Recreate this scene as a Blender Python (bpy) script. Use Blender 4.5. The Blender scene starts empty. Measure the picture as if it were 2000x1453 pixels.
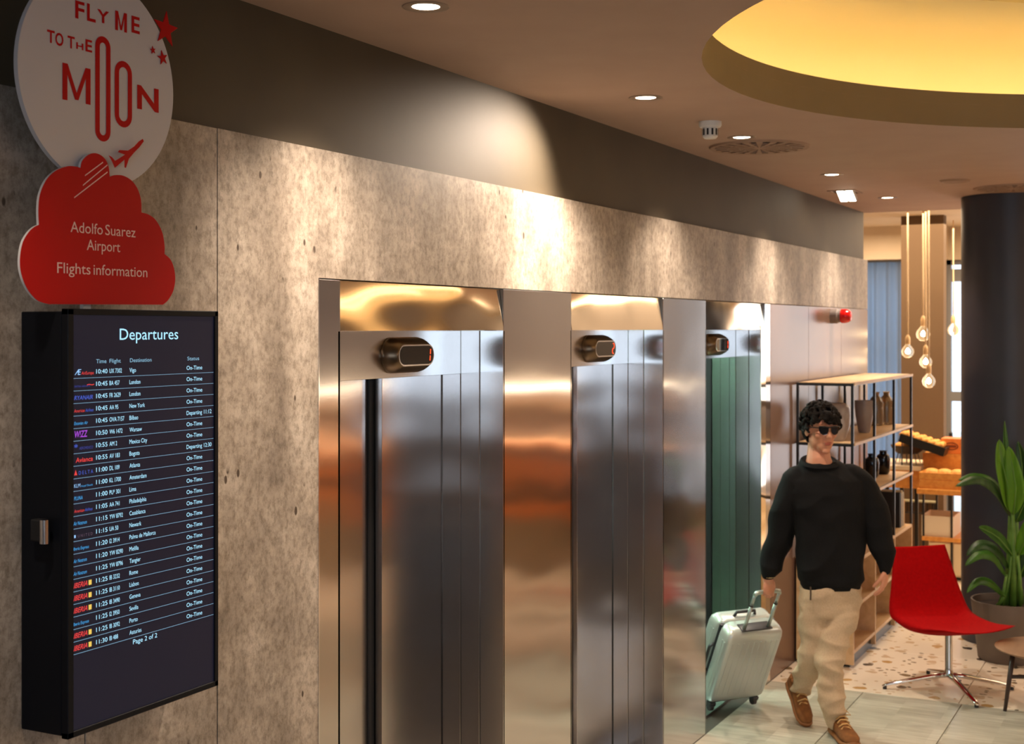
import bpy, bmesh, math, random
from mathutils import Vector, Matrix, noise, Euler
random.seed(7)
sc = bpy.context.scene
COL = sc.collection
PI = math.pi
# ------------------------------------------------------------------ camera
FPX, CX, HY = 2650.0, 1000.0, 641.0          # focal length in pixels of the 2000x1453 frame
CAM = Vector((0.0, -2.35, 2.15))
PHI = math.atan(1350.0 / FPX)                # the camera is turned this much towards the lift wall
CF, SF = math.cos(PHI), math.sin(PHI)
FWD, RGT, UP = Vector((CF, SF, 0)), Vector((SF, -CF, 0)), Vector((0, 0, 1))
cd = bpy.data.cameras.new('camera'); cam = bpy.data.objects.new('camera', cd); COL.objects.link(cam)
cam.location = CAM
cam.rotation_euler = (PI / 2, 0, PHI - PI / 2)
cd.sensor_width = 36.0; cd.lens = FPX / 2000 * 36.0
cd.shift_x = 0.0; cd.shift_y = -(726.5 - HY) / 2000.0
cd.clip_start = 0.05; cd.clip_end = 200
cd.dof.use_dof = True; cd.dof.focus_distance = 3.9; cd.dof.aperture_fstop = 6.3
sc.camera = cam
# ------------------------------------------------------------------ world, exposure
w = bpy.data.worlds.new('daylight'); sc.world = w; w.use_nodes = True
nt = w.node_tree; bg = nt.nodes['Background']
bg.inputs[0].default_value = (0.76, 0.88, 1.0, 1); bg.inputs[1].default_value = 2.2
vs = sc.view_settings
vs.view_transform = 'Standard'; vs.look = 'None'; vs.gamma = 1.0; vs.use_curve_mapping = False
vs.exposure = 0.0
sc.cycles.max_bounces = 14; sc.cycles.glossy_bounces = 8
# ------------------------------------------------------------------ unseen fill lights and window daylight
def area(name, loc, rot, sx, sy, power, col):
    l = bpy.data.lights.new(name, 'AREA'); l.shape = 'RECTANGLE'; l.size = sx; l.size_y = sy
    l.energy = power; l.color = col
    o = bpy.data.objects.new(name, l); o.location = loc; o.rotation_euler = rot; COL.objects.link(o); return o
def spot(name, loc, target, power, col, deg=70, blend=0.5, rad=0.03):
    l = bpy.data.lights.new(name, 'SPOT'); l.energy = power; l.color = col; l.spot_size = math.radians(deg)
    l.spot_blend = blend; l.shadow_soft_size = rad
    o = bpy.data.objects.new(name, l); o.location = loc
    d = Vector(target) - Vector(loc); o.rotation_euler = d.to_track_quat('-Z', 'Y').to_euler(); COL.objects.link(o); return o
WARM = (1.0, 0.72, 0.46); WARM2 = (1.0, 0.81, 0.64); COOL = (0.72, 0.86, 1.0)
area('lobby_fill', (2.0, -5.2, 3.0), (0, 0, 0), 3.5, 2.0, 120, WARM2)  # added unseen area fill, standing in for lobby downlights
area('lobby_fill', (7.5, -6.2, 3.0), (0, 0, 0), 3.0, 2.0, 130, WARM2)  # second added fill for the lobby, also unseen
area('restaurant_fill', (12.6, -1.0, 3.12), (0, 0, 0), 2.4, 4.6, 230, (1.0, 0.74, 0.48))  # unseen fill added to brighten the restaurant and the bar
area('rear_window_daylight', (-5.1, -5.5, 2.0), (0, -PI/2, 0), 1.7, 5.6, 75, (0.58, 0.78, 1.0))
area('east_window_daylight', (14.3, -1.6, 1.6), (0, PI/2, 0), 2.6, 0.8, 22, COOL)
# ------------------------------------------------------------------ pixel rays (the 2000x1453 frame)
def ray(x, y): return FWD + RGT * ((x - CX) / FPX) + UP * ((HY - y) / FPX)
def pz(x, y, Z): return CAM + ray(x, y) * Z                       # at depth Z
def py_(x, y, Y=0.0): r = ray(x, y); return CAM + r * ((Y - CAM.y) / r.y)      # on a plane parallel to the lift wall
def px_(x, y, X): r = ray(x, y); return CAM + r * ((X - CAM.x) / r.x)          # on a plane across the lobby
def pf(x, y, z=0.0): r = ray(x, y); return CAM + r * ((z - CAM.z) / r.z)       # on a horizontal plane
# ------------------------------------------------------------------ mesh helpers
def new_obj(name, me, mat=None, parent=None, loc=None):
    o = bpy.data.objects.new(name, me); COL.objects.link(o)
    if mat is not None and me is not None and len(me.materials) == 0: me.materials.append(mat)
    if loc is not None: o.location = loc
    if parent is not None:
        o.parent = parent
        bpy_m = world_m(parent)
        o.matrix_parent_inverse = bpy_m.inverted()
    return o
def world_m(o):
    m = o.matrix_basis.copy()
    if o.parent: m = world_m(o.parent) @ o.matrix_parent_inverse @ m
    return m
def empty(name, loc=(0, 0, 0), label=None, cat=None, group=None, kind=None, rz=0.0):
    o = bpy.data.objects.new(name, None); o.location = loc; o.rotation_euler = (0, 0, rz); o.empty_display_size = 0.1
    COL.objects.link(o); return tag(o, label, cat, group, kind)
def tag(o, label=None, cat=None, group=None, kind=None):
    if label: o['label'] = label
    if cat: o['category'] = cat
    if group: o['group'] = group
    if kind: o['kind'] = kind
    return o
def struct(o): o['kind'] = 'structure'; return o
class MB:
    def __init__(s): s.bm = bmesh.new()
    def add(s, verts, faces):
        vs_ = [s.bm.verts.new(v) for v in verts]
        for f in faces:
            try: s.bm.faces.new([vs_[i] for i in f])
            except ValueError: pass
        return vs_
    def box(s, lo, hi, M=None, bev=0.0, seg=1):
        x0, y0, z0 = lo; x1, y1, z1 = hi
        V = [(x0,y0,z0),(x1,y0,z0),(x1,y1,z0),(x0,y1,z0),(x0,y0,z1),(x1,y0,z1),(x1,y1,z1),(x0,y1,z1)]
        F = [(0,3,2,1),(4,5,6,7),(0,1,5,4),(1,2,6,5),(2,3,7,6),(3,0,4,7)]
        if M is not None: V = [M @ Vector(v) for v in V]
        vv = s.add(V, F)
        if bev > 0:
            ed = set()
            for v in vv: ed.update(v.link_edges)
            bmesh.ops.bevel(s.bm, geom=list(ed), offset=bev, segments=seg, profile=0.5, affect='EDGES', clamp_overlap=True)
        return s
    def loft(s, rings, cap=True, closed=True):
        R = [[s.bm.verts.new(p) for p in r] for r in rings]; n = len(R[0])
        for a, b in zip(R, R[1:]):
            for i in range(n if closed else n - 1):
                j = (i + 1) % n
                s.bm.faces.new((a[i], a[j], b[j], b[i]))
        if cap and closed:
            s.bm.faces.new(R[0][::-1]); s.bm.faces.new(R[-1])
        return s
    def tube(s, pts, r, n=8, cap=True):
        pts = [Vector(p) for p in pts]; rr = r if isinstance(r, (list, tuple)) else [r] * len(pts)
        t0 = (pts[1] - pts[0]).normalized()
        u = t0.orthogonal().normalized(); rings = []
        for i, p in enumerate(pts):
            t = (pts[min(i + 1, len(pts) - 1)] - pts[max(i - 1, 0)]).normalized()
            u = (u - t * u.dot(t)).normalized(); v = t.cross(u)
            rings.append([p + (u * math.cos(2*PI*k/n) + v * math.sin(2*PI*k/n)) * rr[i] for k in range(n)])
        return s.loft(rings, cap)
    def lathe(s, prof, n=24, M=None, cap=True):
        rings = []
        for r, z in prof:
            ring = [Vector((r * math.cos(2*PI*k/n), r * math.sin(2*PI*k/n), z)) for k in range(n)]
            rings.append([M @ p for p in ring] if M is not None else ring)
        return s.loft(rings, cap)
    def prism(s, outline, d0, d1, fn):
        """outline: 2D points; fn(a, b, d) -> 3D point"""
        A = [s.bm.verts.new(fn(a, b, d0)) for a, b in outline]; B = [s.bm.verts.new(fn(a, b, d1)) for a, b in outline]
        n = len(outline)
        s.bm.faces.new(A); s.bm.faces.new(B[::-1])
        for i in range(n): s.bm.faces.new((A[i], B[i], B[(i+1) % n], A[(i+1) % n]))
        return s
    def ellipsoid(s, c, r, M=None, seg=16, rings=10):
        mm = Matrix.Translation(c) @ (M if M is not None else Matrix.Identity(4)) @ Matrix.Diagonal((r[0], r[1], r[2], 1))
        bmesh.ops.create_uvsphere(s.bm, u_segments=seg, v_segments=rings, radius=1.0, matrix=mm); return s
    def build(s, name, mat=None, parent=None, smooth=False, tri=False, fix=True):
        if fix: bmesh.ops.recalc_face_normals(s.bm, faces=s.bm.faces)
        me = bpy.data.meshes.new(name); s.bm.to_mesh(me); s.bm.free()
        if smooth:
            for p in me.polygons: p.use_smooth = True
            if smooth != 'all':
                try: me.set_sharp_from_angle(angle=math.radians(35))
                except Exception: pass
        return new_obj(name, me, mat, parent)
def box(name, lo, hi, mat, parent=None, bev=0.0, seg=2, M=None):
    return MB().box(lo, hi, M, bev, seg).build(name, mat, parent)
def copy_tree(o, parent=None):
    c = o.copy(); COL.objects.link(c)
    if parent is not None: c.parent = parent
    for ch in list(o.children): copy_tree(ch, c)
    return c
def remesh(mb, voxel, smooth=4, disp=None):
    """union of overlapping closed shapes as one continuous skin"""
    me = bpy.data.meshes.new('t'); mb.bm.to_mesh(me); mb.bm.free()
    o = bpy.data.objects.new('t', me); COL.objects.link(o)
    m = o.modifiers.new('r', 'REMESH'); m.mode = 'VOXEL'; m.voxel_size = voxel; m.use_smooth_shade = True
    if smooth:
        m2 = o.modifiers.new('s', 'SMOOTH'); m2.iterations = smooth; m2.factor = 0.5
    dg = bpy.context.evaluated_depsgraph_get(); ev = o.evaluated_get(dg)
    out = bpy.data.meshes.new_from_object(ev)
    bpy.data.objects.remove(o); bpy.data.meshes.remove(me)
    if disp:
        ns = [v.normal.copy() for v in out.vertices]
        for v, n in zip(out.vertices, ns): v.co += n * disp(v.co, n)
    for p in out.polygons: p.use_smooth = True
    return out
_txt = {}
def text_mesh(s, ext=0.0, bold=0.0, res=3):
    k = (s, ext, bold)
    if k in _txt: return _txt[k]
    cu = bpy.data.curves.new('t', 'FONT'); cu.body = s; cu.extrude = ext; cu.offset = bold; cu.resolution_u = res
    o = bpy.data.objects.new('t', cu)
    me = bpy.data.meshes.new_from_object(o)
    bpy.data.objects.remove(o)
    V = [v.co.copy() for v in me.vertices]; F = [tuple(p.vertices) for p in me.polygons]
    bpy.data.meshes.remove(me)
    _txt[k] = (V, F); return _txt[k]
# ------------------------------------------------------------------ materials
def mat(name, col=(0.5, 0.5, 0.5), rough=0.5, metal=0.0, emit=None, estr=1.0, **kw):
    m = bpy.data.materials.new(name); m.use_nodes = True
    b = m.node_tree.nodes['Principled BSDF']
    b.inputs['Base Color'].default_value = (*col, 1); b.inputs['Roughness'].default_value = rough
    b.inputs['Metallic'].default_value = metal
    if emit: b.inputs['Emission Color'].default_value = (*emit, 1); b.inputs['Emission Strength'].default_value = estr
    for k, v in kw.items(): b.inputs[k.replace('_', ' ')].default_value = v
    return m
def N(m, t, **kw):
    n = m.node_tree.nodes.new(t)
    for k, v in kw.items():
        if k in n.inputs: n.inputs[k].default_value = v
        else: setattr(n, k, v)
    return n
def L(m, a, b): m.node_tree.links.new(a, b)
def BS(m): return m.node_tree.nodes['Principled BSDF']
def coords(m, scale=(1, 1, 1), obj=True, rot=(0, 0, 0)):
    tc = N(m, 'ShaderNodeTexCoord'); mp = N(m, 'ShaderNodeMapping')
    mp.inputs['Scale'].default_value = scale; mp.inputs['Rotation'].default_value = rot
    L(m, tc.outputs['Object' if obj else 'Generated'], mp.inputs[0]); return mp.outputs[0]
def ramp(m, fac, stops):
    r = N(m, 'ShaderNodeValToRGB'); e = r.color_ramp.elements
    while len(e) < len(stops): e.new(0.5)
    for el, (p, c) in zip(e, stops): el.position = p; el.color = (*c, 1) if len(c) == 3 else c
    L(m, fac, r.inputs[0]); return r.outputs[0]
def bump(m, h, strength=0.2, dist=0.01):
    b = N(m, 'ShaderNodeBump'); b.inputs['Strength'].default_value = strength; b.inputs['Distance'].default_value = dist
    L(m, h, b.inputs['Height']); L(m, b.outputs[0], BS(m).inputs['Normal']); return b
def mix(m, a, b, fac, mode='MIX'):
    x = N(m, 'ShaderNodeMix', data_type='RGBA', blend_type=mode)
    for i, v in ((0, fac), (6, a), (7, b)):
        if hasattr(v, 'node'): L(m, v, x.inputs[i])
        elif i == 0: x.inputs[0].default_value = v
        else: x.inputs[i].default_value = (*v, 1)
    return x.outputs[2]
def hexc(r, g, b):
    f = lambda c: (c/255/12.92) if c/255 <= 0.04045 else ((c/255+0.055)/1.055)**2.4
    return (f(r), f(g), f(b))
def noisy(name, c1, c2, scale=(5, 5, 5), rough=0.5, metal=0.0, bmp=0.0, detail=4, nscale=1.0, dist=0.01, **kw):
    m = mat(name, c1, rough, metal, **kw); co = coords(m, scale)
    n = N(m, 'ShaderNodeTexNoise', Scale=nscale, Detail=float(detail)); L(m, co, n.inputs['Vector'])
    L(m, ramp(m, n.outputs[0], [(0.3, c1), (0.7, c2)]), BS(m).inputs['Base Color'])
    if bmp: bump(m, n.outputs[0], bmp, dist)
    return m
def wood(name, c1, c2, scale=(1, 1, 1), rough=0.45, rot=(0,0,0)):
    m = mat(name, c1, rough); co = coords(m, scale, rot=rot)
    n = N(m, 'ShaderNodeTexNoise', Scale=3.0, Detail=6.0, Distortion=0.6); L(m, co, n.inputs['Vector'])
    L(m, ramp(m, n.outputs[0], [(0.3, c1), (0.7, c2)]), BS(m).inputs['Base Color']); bump(m, n.outputs[0], 0.08, 0.002); return m
# concrete-look laminate on the lift wall
m = M_CONC = mat('concrete_laminate', (0.3, 0.27, 0.24), 0.5)
co = coords(m); co2 = coords(m, (1, 1, 0.16))
n1 = N(m, 'ShaderNodeTexNoise', Scale=5.0, Detail=12.0, Roughness=0.75); L(m, co, n1.inputs['Vector'])
n2 = N(m, 'ShaderNodeTexNoise', Scale=5.0, Detail=2.0); L(m, co2, n2.inputs['Vector'])
n3 = N(m, 'ShaderNodeTexNoise', Scale=42.0, Detail=7.0, Roughness=0.8); L(m, coords(m, (1, 1, 0.7)), n3.inputs['Vector'])
c = ramp(m, n1.outputs[0], [(0.36, hexc(158,146,134)), (0.5, hexc(186,173,158)), (0.64, hexc(212,200,186))])
c = mix(m, c, ramp(m, n2.outputs[0], [(0.32, hexc(176,172,168)), (0.68, (1, 1, 1))]), 0.7, 'MULTIPLY')
c = mix(m, c, ramp(m, n3.outputs[0], [(0.38, hexc(165,160,152)), (0.55, (1, 1, 1))]), 0.75, 'MULTIPLY')
v = N(m, 'ShaderNodeTexVoronoi', Scale=13.0, Randomness=1.0); L(m, coords(m, (1.5, 1, 0.8)), v.inputs['Vector'])
sp = N(m, 'ShaderNodeSeparateColor'); L(m, v.outputs['Color'], sp.inputs[0])
thr = N(m, 'ShaderNodeMath', operation='MULTIPLY'); L(m, sp.outputs[0], thr.inputs[0]); thr.inputs[1].default_value = 0.13
sb = N(m, 'ShaderNodeMath', operation='SUBTRACT'); L(m, v.outputs['Distance'], sb.inputs[0]); L(m, thr.outputs[0], sb.inputs[1])
pit = ramp(m, sb.outputs[0], [(0.0, (0, 0, 0)), (0.04, (1, 1, 1))])
n4 = N(m, 'ShaderNodeTexNoise', Scale=9.0, Detail=2.0); L(m, co, n4.inputs['Vector'])
pit = mix(m, pit, (1, 1, 1), ramp(m, n4.outputs[0], [(0.50, (1, 1, 1)), (0.56, (0, 0, 0))]))
c = mix(m, hexc(74,62,52), c, pit)
L(m, c, BS(m).inputs['Base Color'])
bump(m, mix(m, n3.outputs[0], pit, 0.6), 0.25, 0.002)
# satin stainless steel
def steel(name, col, rough, wav=0.006, aniso=0.65, wscale=1.3):
    m = mat(name, col, rough, 1.0); BS(m).inputs['Anisotropic'].default_value = aniso
    gm = N(m, 'ShaderNodeNewGeometry'); cr = N(m, 'ShaderNodeVectorMath', operation='CROSS_PRODUCT'); cr.inputs[1].default_value = (0.0013, 0.0021, 1)
    L(m, gm.outputs['True Normal'], cr.inputs[0]); L(m, cr.outputs[0], BS(m).inputs['Tangent'])
    n = N(m, 'ShaderNodeTexNoise', Scale=wscale, Detail=1.0); L(m, coords(m, (1.2, 1.2, 2.2)), n.inputs['Vector'])
    n2 = N(m, 'ShaderNodeTexNoise', Scale=900.0, Detail=1.0); L(m, coords(m, (1, 1, 0.02)), n2.inputs['Vector'])
    b1 = N(m, 'ShaderNodeBump'); b1.inputs['Strength'].default_value = 1.0; b1.inputs['Distance'].default_value = wav
    L(m, n.outputs[0], b1.inputs['Height']); L(m, b1.outputs[0], BS(m).inputs['Normal'])
    L(m, mix(m, tuple(0.90*c for c in col), col, n2.outputs[0]), BS(m).inputs['Base Color'])
    return m
M_STEEL = steel('satin_steel', (0.66, 0.63, 0.61), 0.15, 0.006, 0.85)
M_STEEL_D = steel('door_steel', (0.60, 0.56, 0.54), 0.17, 0.006, 0.85)
M_BRIGHT = steel('gold_reflection_steel', (0.90, 0.77, 0.58), 0.09, 0.035, 0.0, 1.1)  # golden reflected light is put into this steel's base colour
M_CHROME = mat('chrome', (0.75, 0.75, 0.76), 0.12, 1.0)
M_BLACK = mat('black_gap', (0.006, 0.006, 0.007), 0.6)
M_OLIVE = noisy('dark_olive_paint', hexc(72,62,46), hexc(80,70,52), (1,1,1), 0.62, nscale=3.0, bmp=0.03)
M_CEIL = noisy('taupe_ceiling_paint', hexc(176,150,134), hexc(182,156,140), (1,1,1), 0.75, nscale=4.0)
M_WARMWALL = noisy('warm_plaster', hexc(214,196,170), hexc(222,204,180), (1,1,1), 0.8, nscale=3.0)
M_LAM = noisy('mauve_laminate', hexc(116,90,78), hexc(122,96,82), (1,1,1), 0.26, nscale=2.0)
M_OAK = wood('light_oak', hexc(206,168,122), hexc(226,192,148), (1, 6, 6))
M_OAK_D = wood('walnut_veneer', hexc(120,78,48), hexc(150,102,66), (1, 5, 5))
M_BLKM = mat('black_powder_coat', (0.012, 0.012, 0.013), 0.35)
M_WHITE = mat('white_plastic', (0.75, 0.75, 0.74), 0.35)

def Wc(lat, Z, z): return Vector((CAM.x + FWD.x*Z + RGT.x*lat, CAM.y + FWD.y*Z + RGT.y*lat, z))
# ------------------------------------------------------------------ the room
CZ = 3.06; BZ = 2.685; HZ = 2.30; WEND = 10.77
M_TILE = mat('grey_stone_tile', hexc(150,142,130), 0.28)
m = M_TILE; oi = N(m, 'ShaderNodeObjectInfo')
vb = N(m, 'ShaderNodeVectorMath', operation='ADD'); mp = N(m, 'ShaderNodeMapping'); mp.inputs['Scale'].default_value = (1, 1, 1)
tc = N(m, 'ShaderNodeTexCoord'); L(m, tc.outputs['Object'], mp.inputs[0]); L(m, mp.outputs[0], vb.inputs[0]); L(m, oi.outputs['Random'], vb.inputs[1])
bk = N(m, 'ShaderNodeTexBrick', Scale=1.0); bk.inputs['Brick Width'].default_value = 0.14; bk.inputs['Row Height'].default_value = 0.24
bk.inputs['Mortar Size'].default_value = 0.0; bk.inputs['Color1'].default_value = (*hexc(172,170,156), 1); bk.inputs['Color2'].default_value = (*hexc(206,204,190), 1)
L(m, vb.outputs[0], bk.inputs['Vector'])
nn = N(m, 'ShaderNodeTexNoise', Scale=4.0, Detail=5.0); mp2 = N(m, 'ShaderNodeMapping'); mp2.inputs['Scale'].default_value = (10, 1.2, 1); L(m, vb.outputs[0], mp2.inputs[0]); L(m, mp2.outputs[0], nn.inputs['Vector'])
L(m, mix(m, bk.outputs[0], ramp(m, nn.outputs[0], [(0.3, hexc(205,203,198)), (0.7, (1, 1, 1))]), 0.8, 'MULTIPLY'), BS(m).inputs['Base Color'])
M_TERR = mat('terrazzo', hexc(226,214,194), 0.25); m = M_TERR
tc = N(m, 'ShaderNodeTexCoord'); nz = N(m, 'ShaderNodeTexNoise', Scale=14.0, Detail=1.0); oi = N(m, 'ShaderNodeObjectInfo')
va = N(m, 'ShaderNodeVectorMath', operation='ADD'); L(m, tc.outputs['Object'], va.inputs[0])
sclv = N(m, 'ShaderNodeVectorMath', operation='SCALE'); sclv.inputs['Scale'].default_value = 9.0; cxyz = N(m, 'ShaderNodeCombineXYZ'); L(m, oi.outputs['Random'], cxyz.inputs[0]); L(m, oi.outputs['Random'], cxyz.inputs[1]); L(m, cxyz.outputs[0], sclv.inputs[0])
L(m, sclv.outputs[0], va.inputs[1]); L(m, va.outputs[0], nz.inputs['Vector'])
s2 = N(m, 'ShaderNodeVectorMath', operation='MULTIPLY_ADD'); s2.inputs[1].default_value = (0.05, 0.05, 0); L(m, nz.outputs[1], s2.inputs[0]); L(m, va.outputs[0], s2.inputs[2])
def chips(m, vec, scale, thr, size):
    vo = N(m, 'ShaderNodeTexVoronoi', Scale=scale); vo.voronoi_dimensions = '2D'; L(m, vec, vo.inputs['Vector'])
    sp = N(m, 'ShaderNodeSeparateColor'); L(m, vo.outputs['Color'], sp.inputs[0])
    a = N(m, 'ShaderNodeMath', operation='GREATER_THAN'); L(m, sp.outputs[0], a.inputs[0]); a.inputs[1].default_value = thr
    b = N(m, 'ShaderNodeMath', operation='LESS_THAN'); L(m, vo.outputs['Distance'], b.inputs[0]); b.inputs[1].default_value = size
    c = N(m, 'ShaderNodeMath', operation='MULTIPLY'); L(m, a.outputs[0], c.inputs[0]); L(m, b.outputs[0], c.inputs[1])
    return c.outputs[0], sp.outputs[1]
f1, k1 = chips(m, s2.outputs[0], 7.0, 0.70, 0.23); f2, k2 = chips(m, s2.outputs[0], 19.0, 0.74, 0.26)
cc1 = ramp(m, k1, [(0.0, hexc(70,62,52)), (0.22, hexc(120,100,70)), (0.42, hexc(190,150,95)), (0.7, hexc(205,180,150)), (0.9, hexc(160,145,125))])
m_r = [x for x in m.node_tree.nodes if x.bl_idname == 'ShaderNodeValToRGB'][-1]; m_r.color_ramp.interpolation = 'CONSTANT'
c = mix(m, hexc(236,222,202), cc1, f2); c = mix(m, c, cc1, f1)
L(m, c, BS(m).inputs['Base Color'])

floor = struct(box('floor', (-5.2, -9.2, -0.10), (15.0, 3.4, -0.012), mat('screed', hexc(70,66,60), 0.8)))
def tiles(x0, y0, nx, ny, tx, ty, name, mt):
    mb = MB(); g = 0.0022
    mb.box((g, -ty + g, -0.0119), (tx - g, -g, 0.0), bev=0.0012, seg=1)
    first = None
    for i in range(nx):
        for j in range(ny):
            if first is None:
                first = mb.build(name, mt, floor, loc_xy(x0, y0)) if False else mb.build(name, mt)
                o = first
            else:
                o = first.copy(); COL.objects.link(o)
            o.location = (x0 + i * tx, y0 - j * ty, 0); o.parent = floor
tiles(3.29, 0.0, 4, 12, 1.2, 0.56, 'floor_tile', M_TILE)
tiles(8.09, 0.0, 6, 6, 1.1, 1.1, 'terrazzo_slab', M_TERR)
tiles(11.39, 2.2, 3, 2, 1.1, 1.1, 'terrazzo_slab', M_TERR)

# --- left wall: dark upper band with the concrete-look panels, steel cladding and laminate panels hung on it
mb = MB()
mb.box((-5.2, 0.03, BZ - 0.03), (WEND - 0.01, 0.20, 3.10))
mb.box((-5.2, 0.03, 0), (3.34, 0.20, BZ)); mb.box((8.08, 0.03, 0), (WEND - 0.01, 0.20, BZ)); 
mb.box((3.34, 0.03, HZ), (8.08, 0.20, BZ))
wall = struct(mb.build('wall_left', M_OLIVE))
g = 0.0015
def panel(name, x0, x1, z0, z1, mt, yf=0.0, thick=0.029, bev=0.0015):
    o = MB().box((x0 + g, yf, z0), (x1 - g, yf + thick, z1), None, bev, 1).build(name, mt, wall); return o
xs = [-5.2, -2.16, 0.12, 2.395, 2.877]
for a, b in zip(xs, xs[1:]): panel('concrete_panel', a, b, 0, BZ, M_CONC)
# the panel that turns into the strip over the lifts: full height left of the first lift
mbp = MB(); mbp.prism([(2.877 + g, 0), (3.342, 0), (3.342, HZ), (5.156 - g, HZ), (5.156 - g, BZ), (2.877 + g, BZ)], 0.0, 0.029, lambda a, b, d: (a, d, b))
mbp.build('concrete_panel', M_CONC, wall)
for a, b in ((5.156, 6.88), (6.88, 9.07), (9.07, WEND)): panel('concrete_panel', a, b, HZ, BZ, M_CONC)
for a, b in ((4.54, 5.162), (6.235, 6.88)): panel('steel_cladding', a + 0.001, b - 0.001, 0, HZ - 0.003, M_STEEL)
for a, b in ((8.085, 8.98), (8.98, 9.9), (9.9, WEND)): panel('laminate_panel', a, b, 0.0, HZ - 0.003, M_LAM)
# block behind (the lift core): end wall at the restaurant side and back
struct(box('wall_core_end', (WEND - 0.14, 0.20, 0), (WEND - 0.01, 2.3, 3.10), M_OLIVE))
mb = MB()
for y0, y1, z0, z1 in ((-9.2, -8.6, 0, 3.3), (-7.0, -6.4, 0, 3.3), (-4.8, -4.2, 0, 3.3), (-2.6, 0.2, 0, 3.3)): mb.box((-5.3, y0, z0), (-5.2, y1, z1))
mb.box((-5.3, -9.2, 0), (-5.2, 0.2, 0.9)); mb.box((-5.3, -9.2, 2.85), (-5.2, 0.2, 3.3))
struct(mb.build('wall_rear', M_WARMWALL))
struct(box('wall_right', (-5.2, -9.3, 0), (15.0, -9.2, 3.3), noisy('copper_brown_wall', hexc(176,124,84), hexc(196,142,98), (1,1,1), 0.6, nscale=1.5)))
struct(box('wall_restaurant', (WEND - 0.01, 2.3, 0), (15.0, 2.4, 3.3), M_WARMWALL))
# far wall of the restaurant, window openings from its floor to a lintel
FX = 14.6
W2 = (px_(1905, 900, 14.6).y, px_(1846, 900, 14.6).y)
wins = [(0.34, 1.30), W2]
mb = MB(); ys = 2.3
for y0, y1 in sorted(wins, key=lambda t: -t[1]):
    mb.box((FX, y1, 0), (FX + 0.2, ys, 3.3)); mb.box((FX, y0, 2.86), (FX + 0.2, y1, 3.3)); ys = y0
mb.box((FX, -9.2, 0), (FX + 0.2, ys, 3.3))
struct(mb.build('wall_far', M_WARMWALL))
M_ALU = mat('grey_window_frame', hexc(120,120,122), 0.4)
M_GLASS = mat('window_glass', (0.95, 0.97, 1.0), 0.02); BS(M_GLASS).inputs['Transmission Weight'].default_value = 1.0; BS(M_GLASS).inputs['IOR'].default_value = 1.02
def window(name, X, y0, y1, z0, z1, bars=(), sgn=1):
    t = 0.05
    mb = MB()
    for a, b, c_, d in ((y0, y0 + t, z0, z1), (y1 - t, y1, z0, z1), (y0, y1, z0, z0 + t), (y0, y1, z1 - t, z1)):
        mb.box((X, a, c_), (X + 0.07, b, d))
    f = struct(mb.build(name, M_ALU))
    for z, h in bars: box('glazing_bar', (X, y0 + t, z - h/2), (X + 0.07, y1 - t, z + h/2), M_ALU, f)
    box('pane', (X + 0.03, y0 + t, z0 + t), (X + 0.036, y1 - t, z1 - t), M_GLASS, f)
    return f
window('window_1', FX + 0.06, 0.34, 1.30, 0.0, 2.86, [(2.0, 0.06)])
window('window_2', FX + 0.06, W2[0], W2[1], 0.0, 2.86, [(2.70, 0.13), (1.44, 0.10)])
for i, (a, b) in enumerate(((-8.6, -7.0), (-6.4, -4.8), (-4.2, -2.6))): window('window_%d' % (i + 3), -5.28, a, b, 0.9, 2.85, [(1.6, 0.05)])
# pavement and light building front outside, seen through the panes
struct(box('pavement_outside', (15.0, -14, -0.2), (30, 14, -0.05), mat('pale_pavement', hexc(210,208,204), 0.9)))

# the bar across the lobby (seen in the polished steel)
bar = empty('bar_counter', (10.7, -3.1, 0), 'long copper-fronted bar counter with a lit edge, across the lobby', 'counter')
Mb = Matrix.Translation((10.7, -3.10, 0)) @ Matrix.Rotation(-PHI - PI/2, 4, 'Z')
M_COP = noisy('copper_front', hexc(222,118,50), hexc(236,146,76), (1,1,1), 0.45, nscale=2.0)
for k, (z0, z1, mt_) in enumerate(((0.50, 0.64, M_COP), (0.66, 0.80, M_OAK_D), (0.82, 0.95, M_COP), (0.97, 1.04, M_OAK_D), (1.06, 1.16, M_COP))):
    MB().box((-1.6, -0.03, z0), (3.6, 0.0, z1), Mb).build('front_slat', mt_, bar)
MB().box((-1.6, 0, 0.0), (3.6, 0.5, 1.16), Mb).build('counter_body', noisy('bar_base', hexc(150,124,92), hexc(170,142,106), (1,1,1), 0.5), bar)
MB().box((-1.65, -0.06, 1.16), (3.65, 0.55, 1.21), Mb).build('counter_top', M_OAK_D, bar)
for zz in (1.30, 1.62): MB().box((-1.6, 1.2, zz), (3.6, 1.5, zz + 0.04), Mb).build('back_shelf', M_OAK, bar)
MB().box((-1.6, 1.5, 0.0), (3.6, 1.55, 1.5), Mb).build('back_panel', noisy('bar_back', hexc(176,140,112), hexc(196,160,130), (1,1,1), 0.6), bar)
MB().box((-1.7, 1.6, 0.0), (4.2, 1.7, 3.05), Mb).build('rear_screen', noisy('bar_screen', hexc(150,148,152), hexc(166,164,168), (1,1,1), 0.7), bar)
MB().box((-1.6, 1.17, 1.55), (3.6, 1.20, 1.60), Mb).build('light_strip', mat('bar_light', (1,1,1), 0.5, emit=(1.0, 0.82, 0.58), estr=10.0), bar)
MB().box((-1.6, -0.055, 1.135), (3.6, -0.04, 1.16), Mb).build('light_strip', mat('bar_light_low', (1,1,1), 0.5, emit=(1.0, 0.5, 0.2), estr=5.0), bar)
gl = empty('added_gold_glow', (8.75, -3.6, 3.0), 'added unseen golden glow rings, put in to gild the lift headers', 'lamp')  # glowing rings added out of view so the lift headers reflect gold
Mg = Matrix.Translation((8.75, -3.6, 0))
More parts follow.
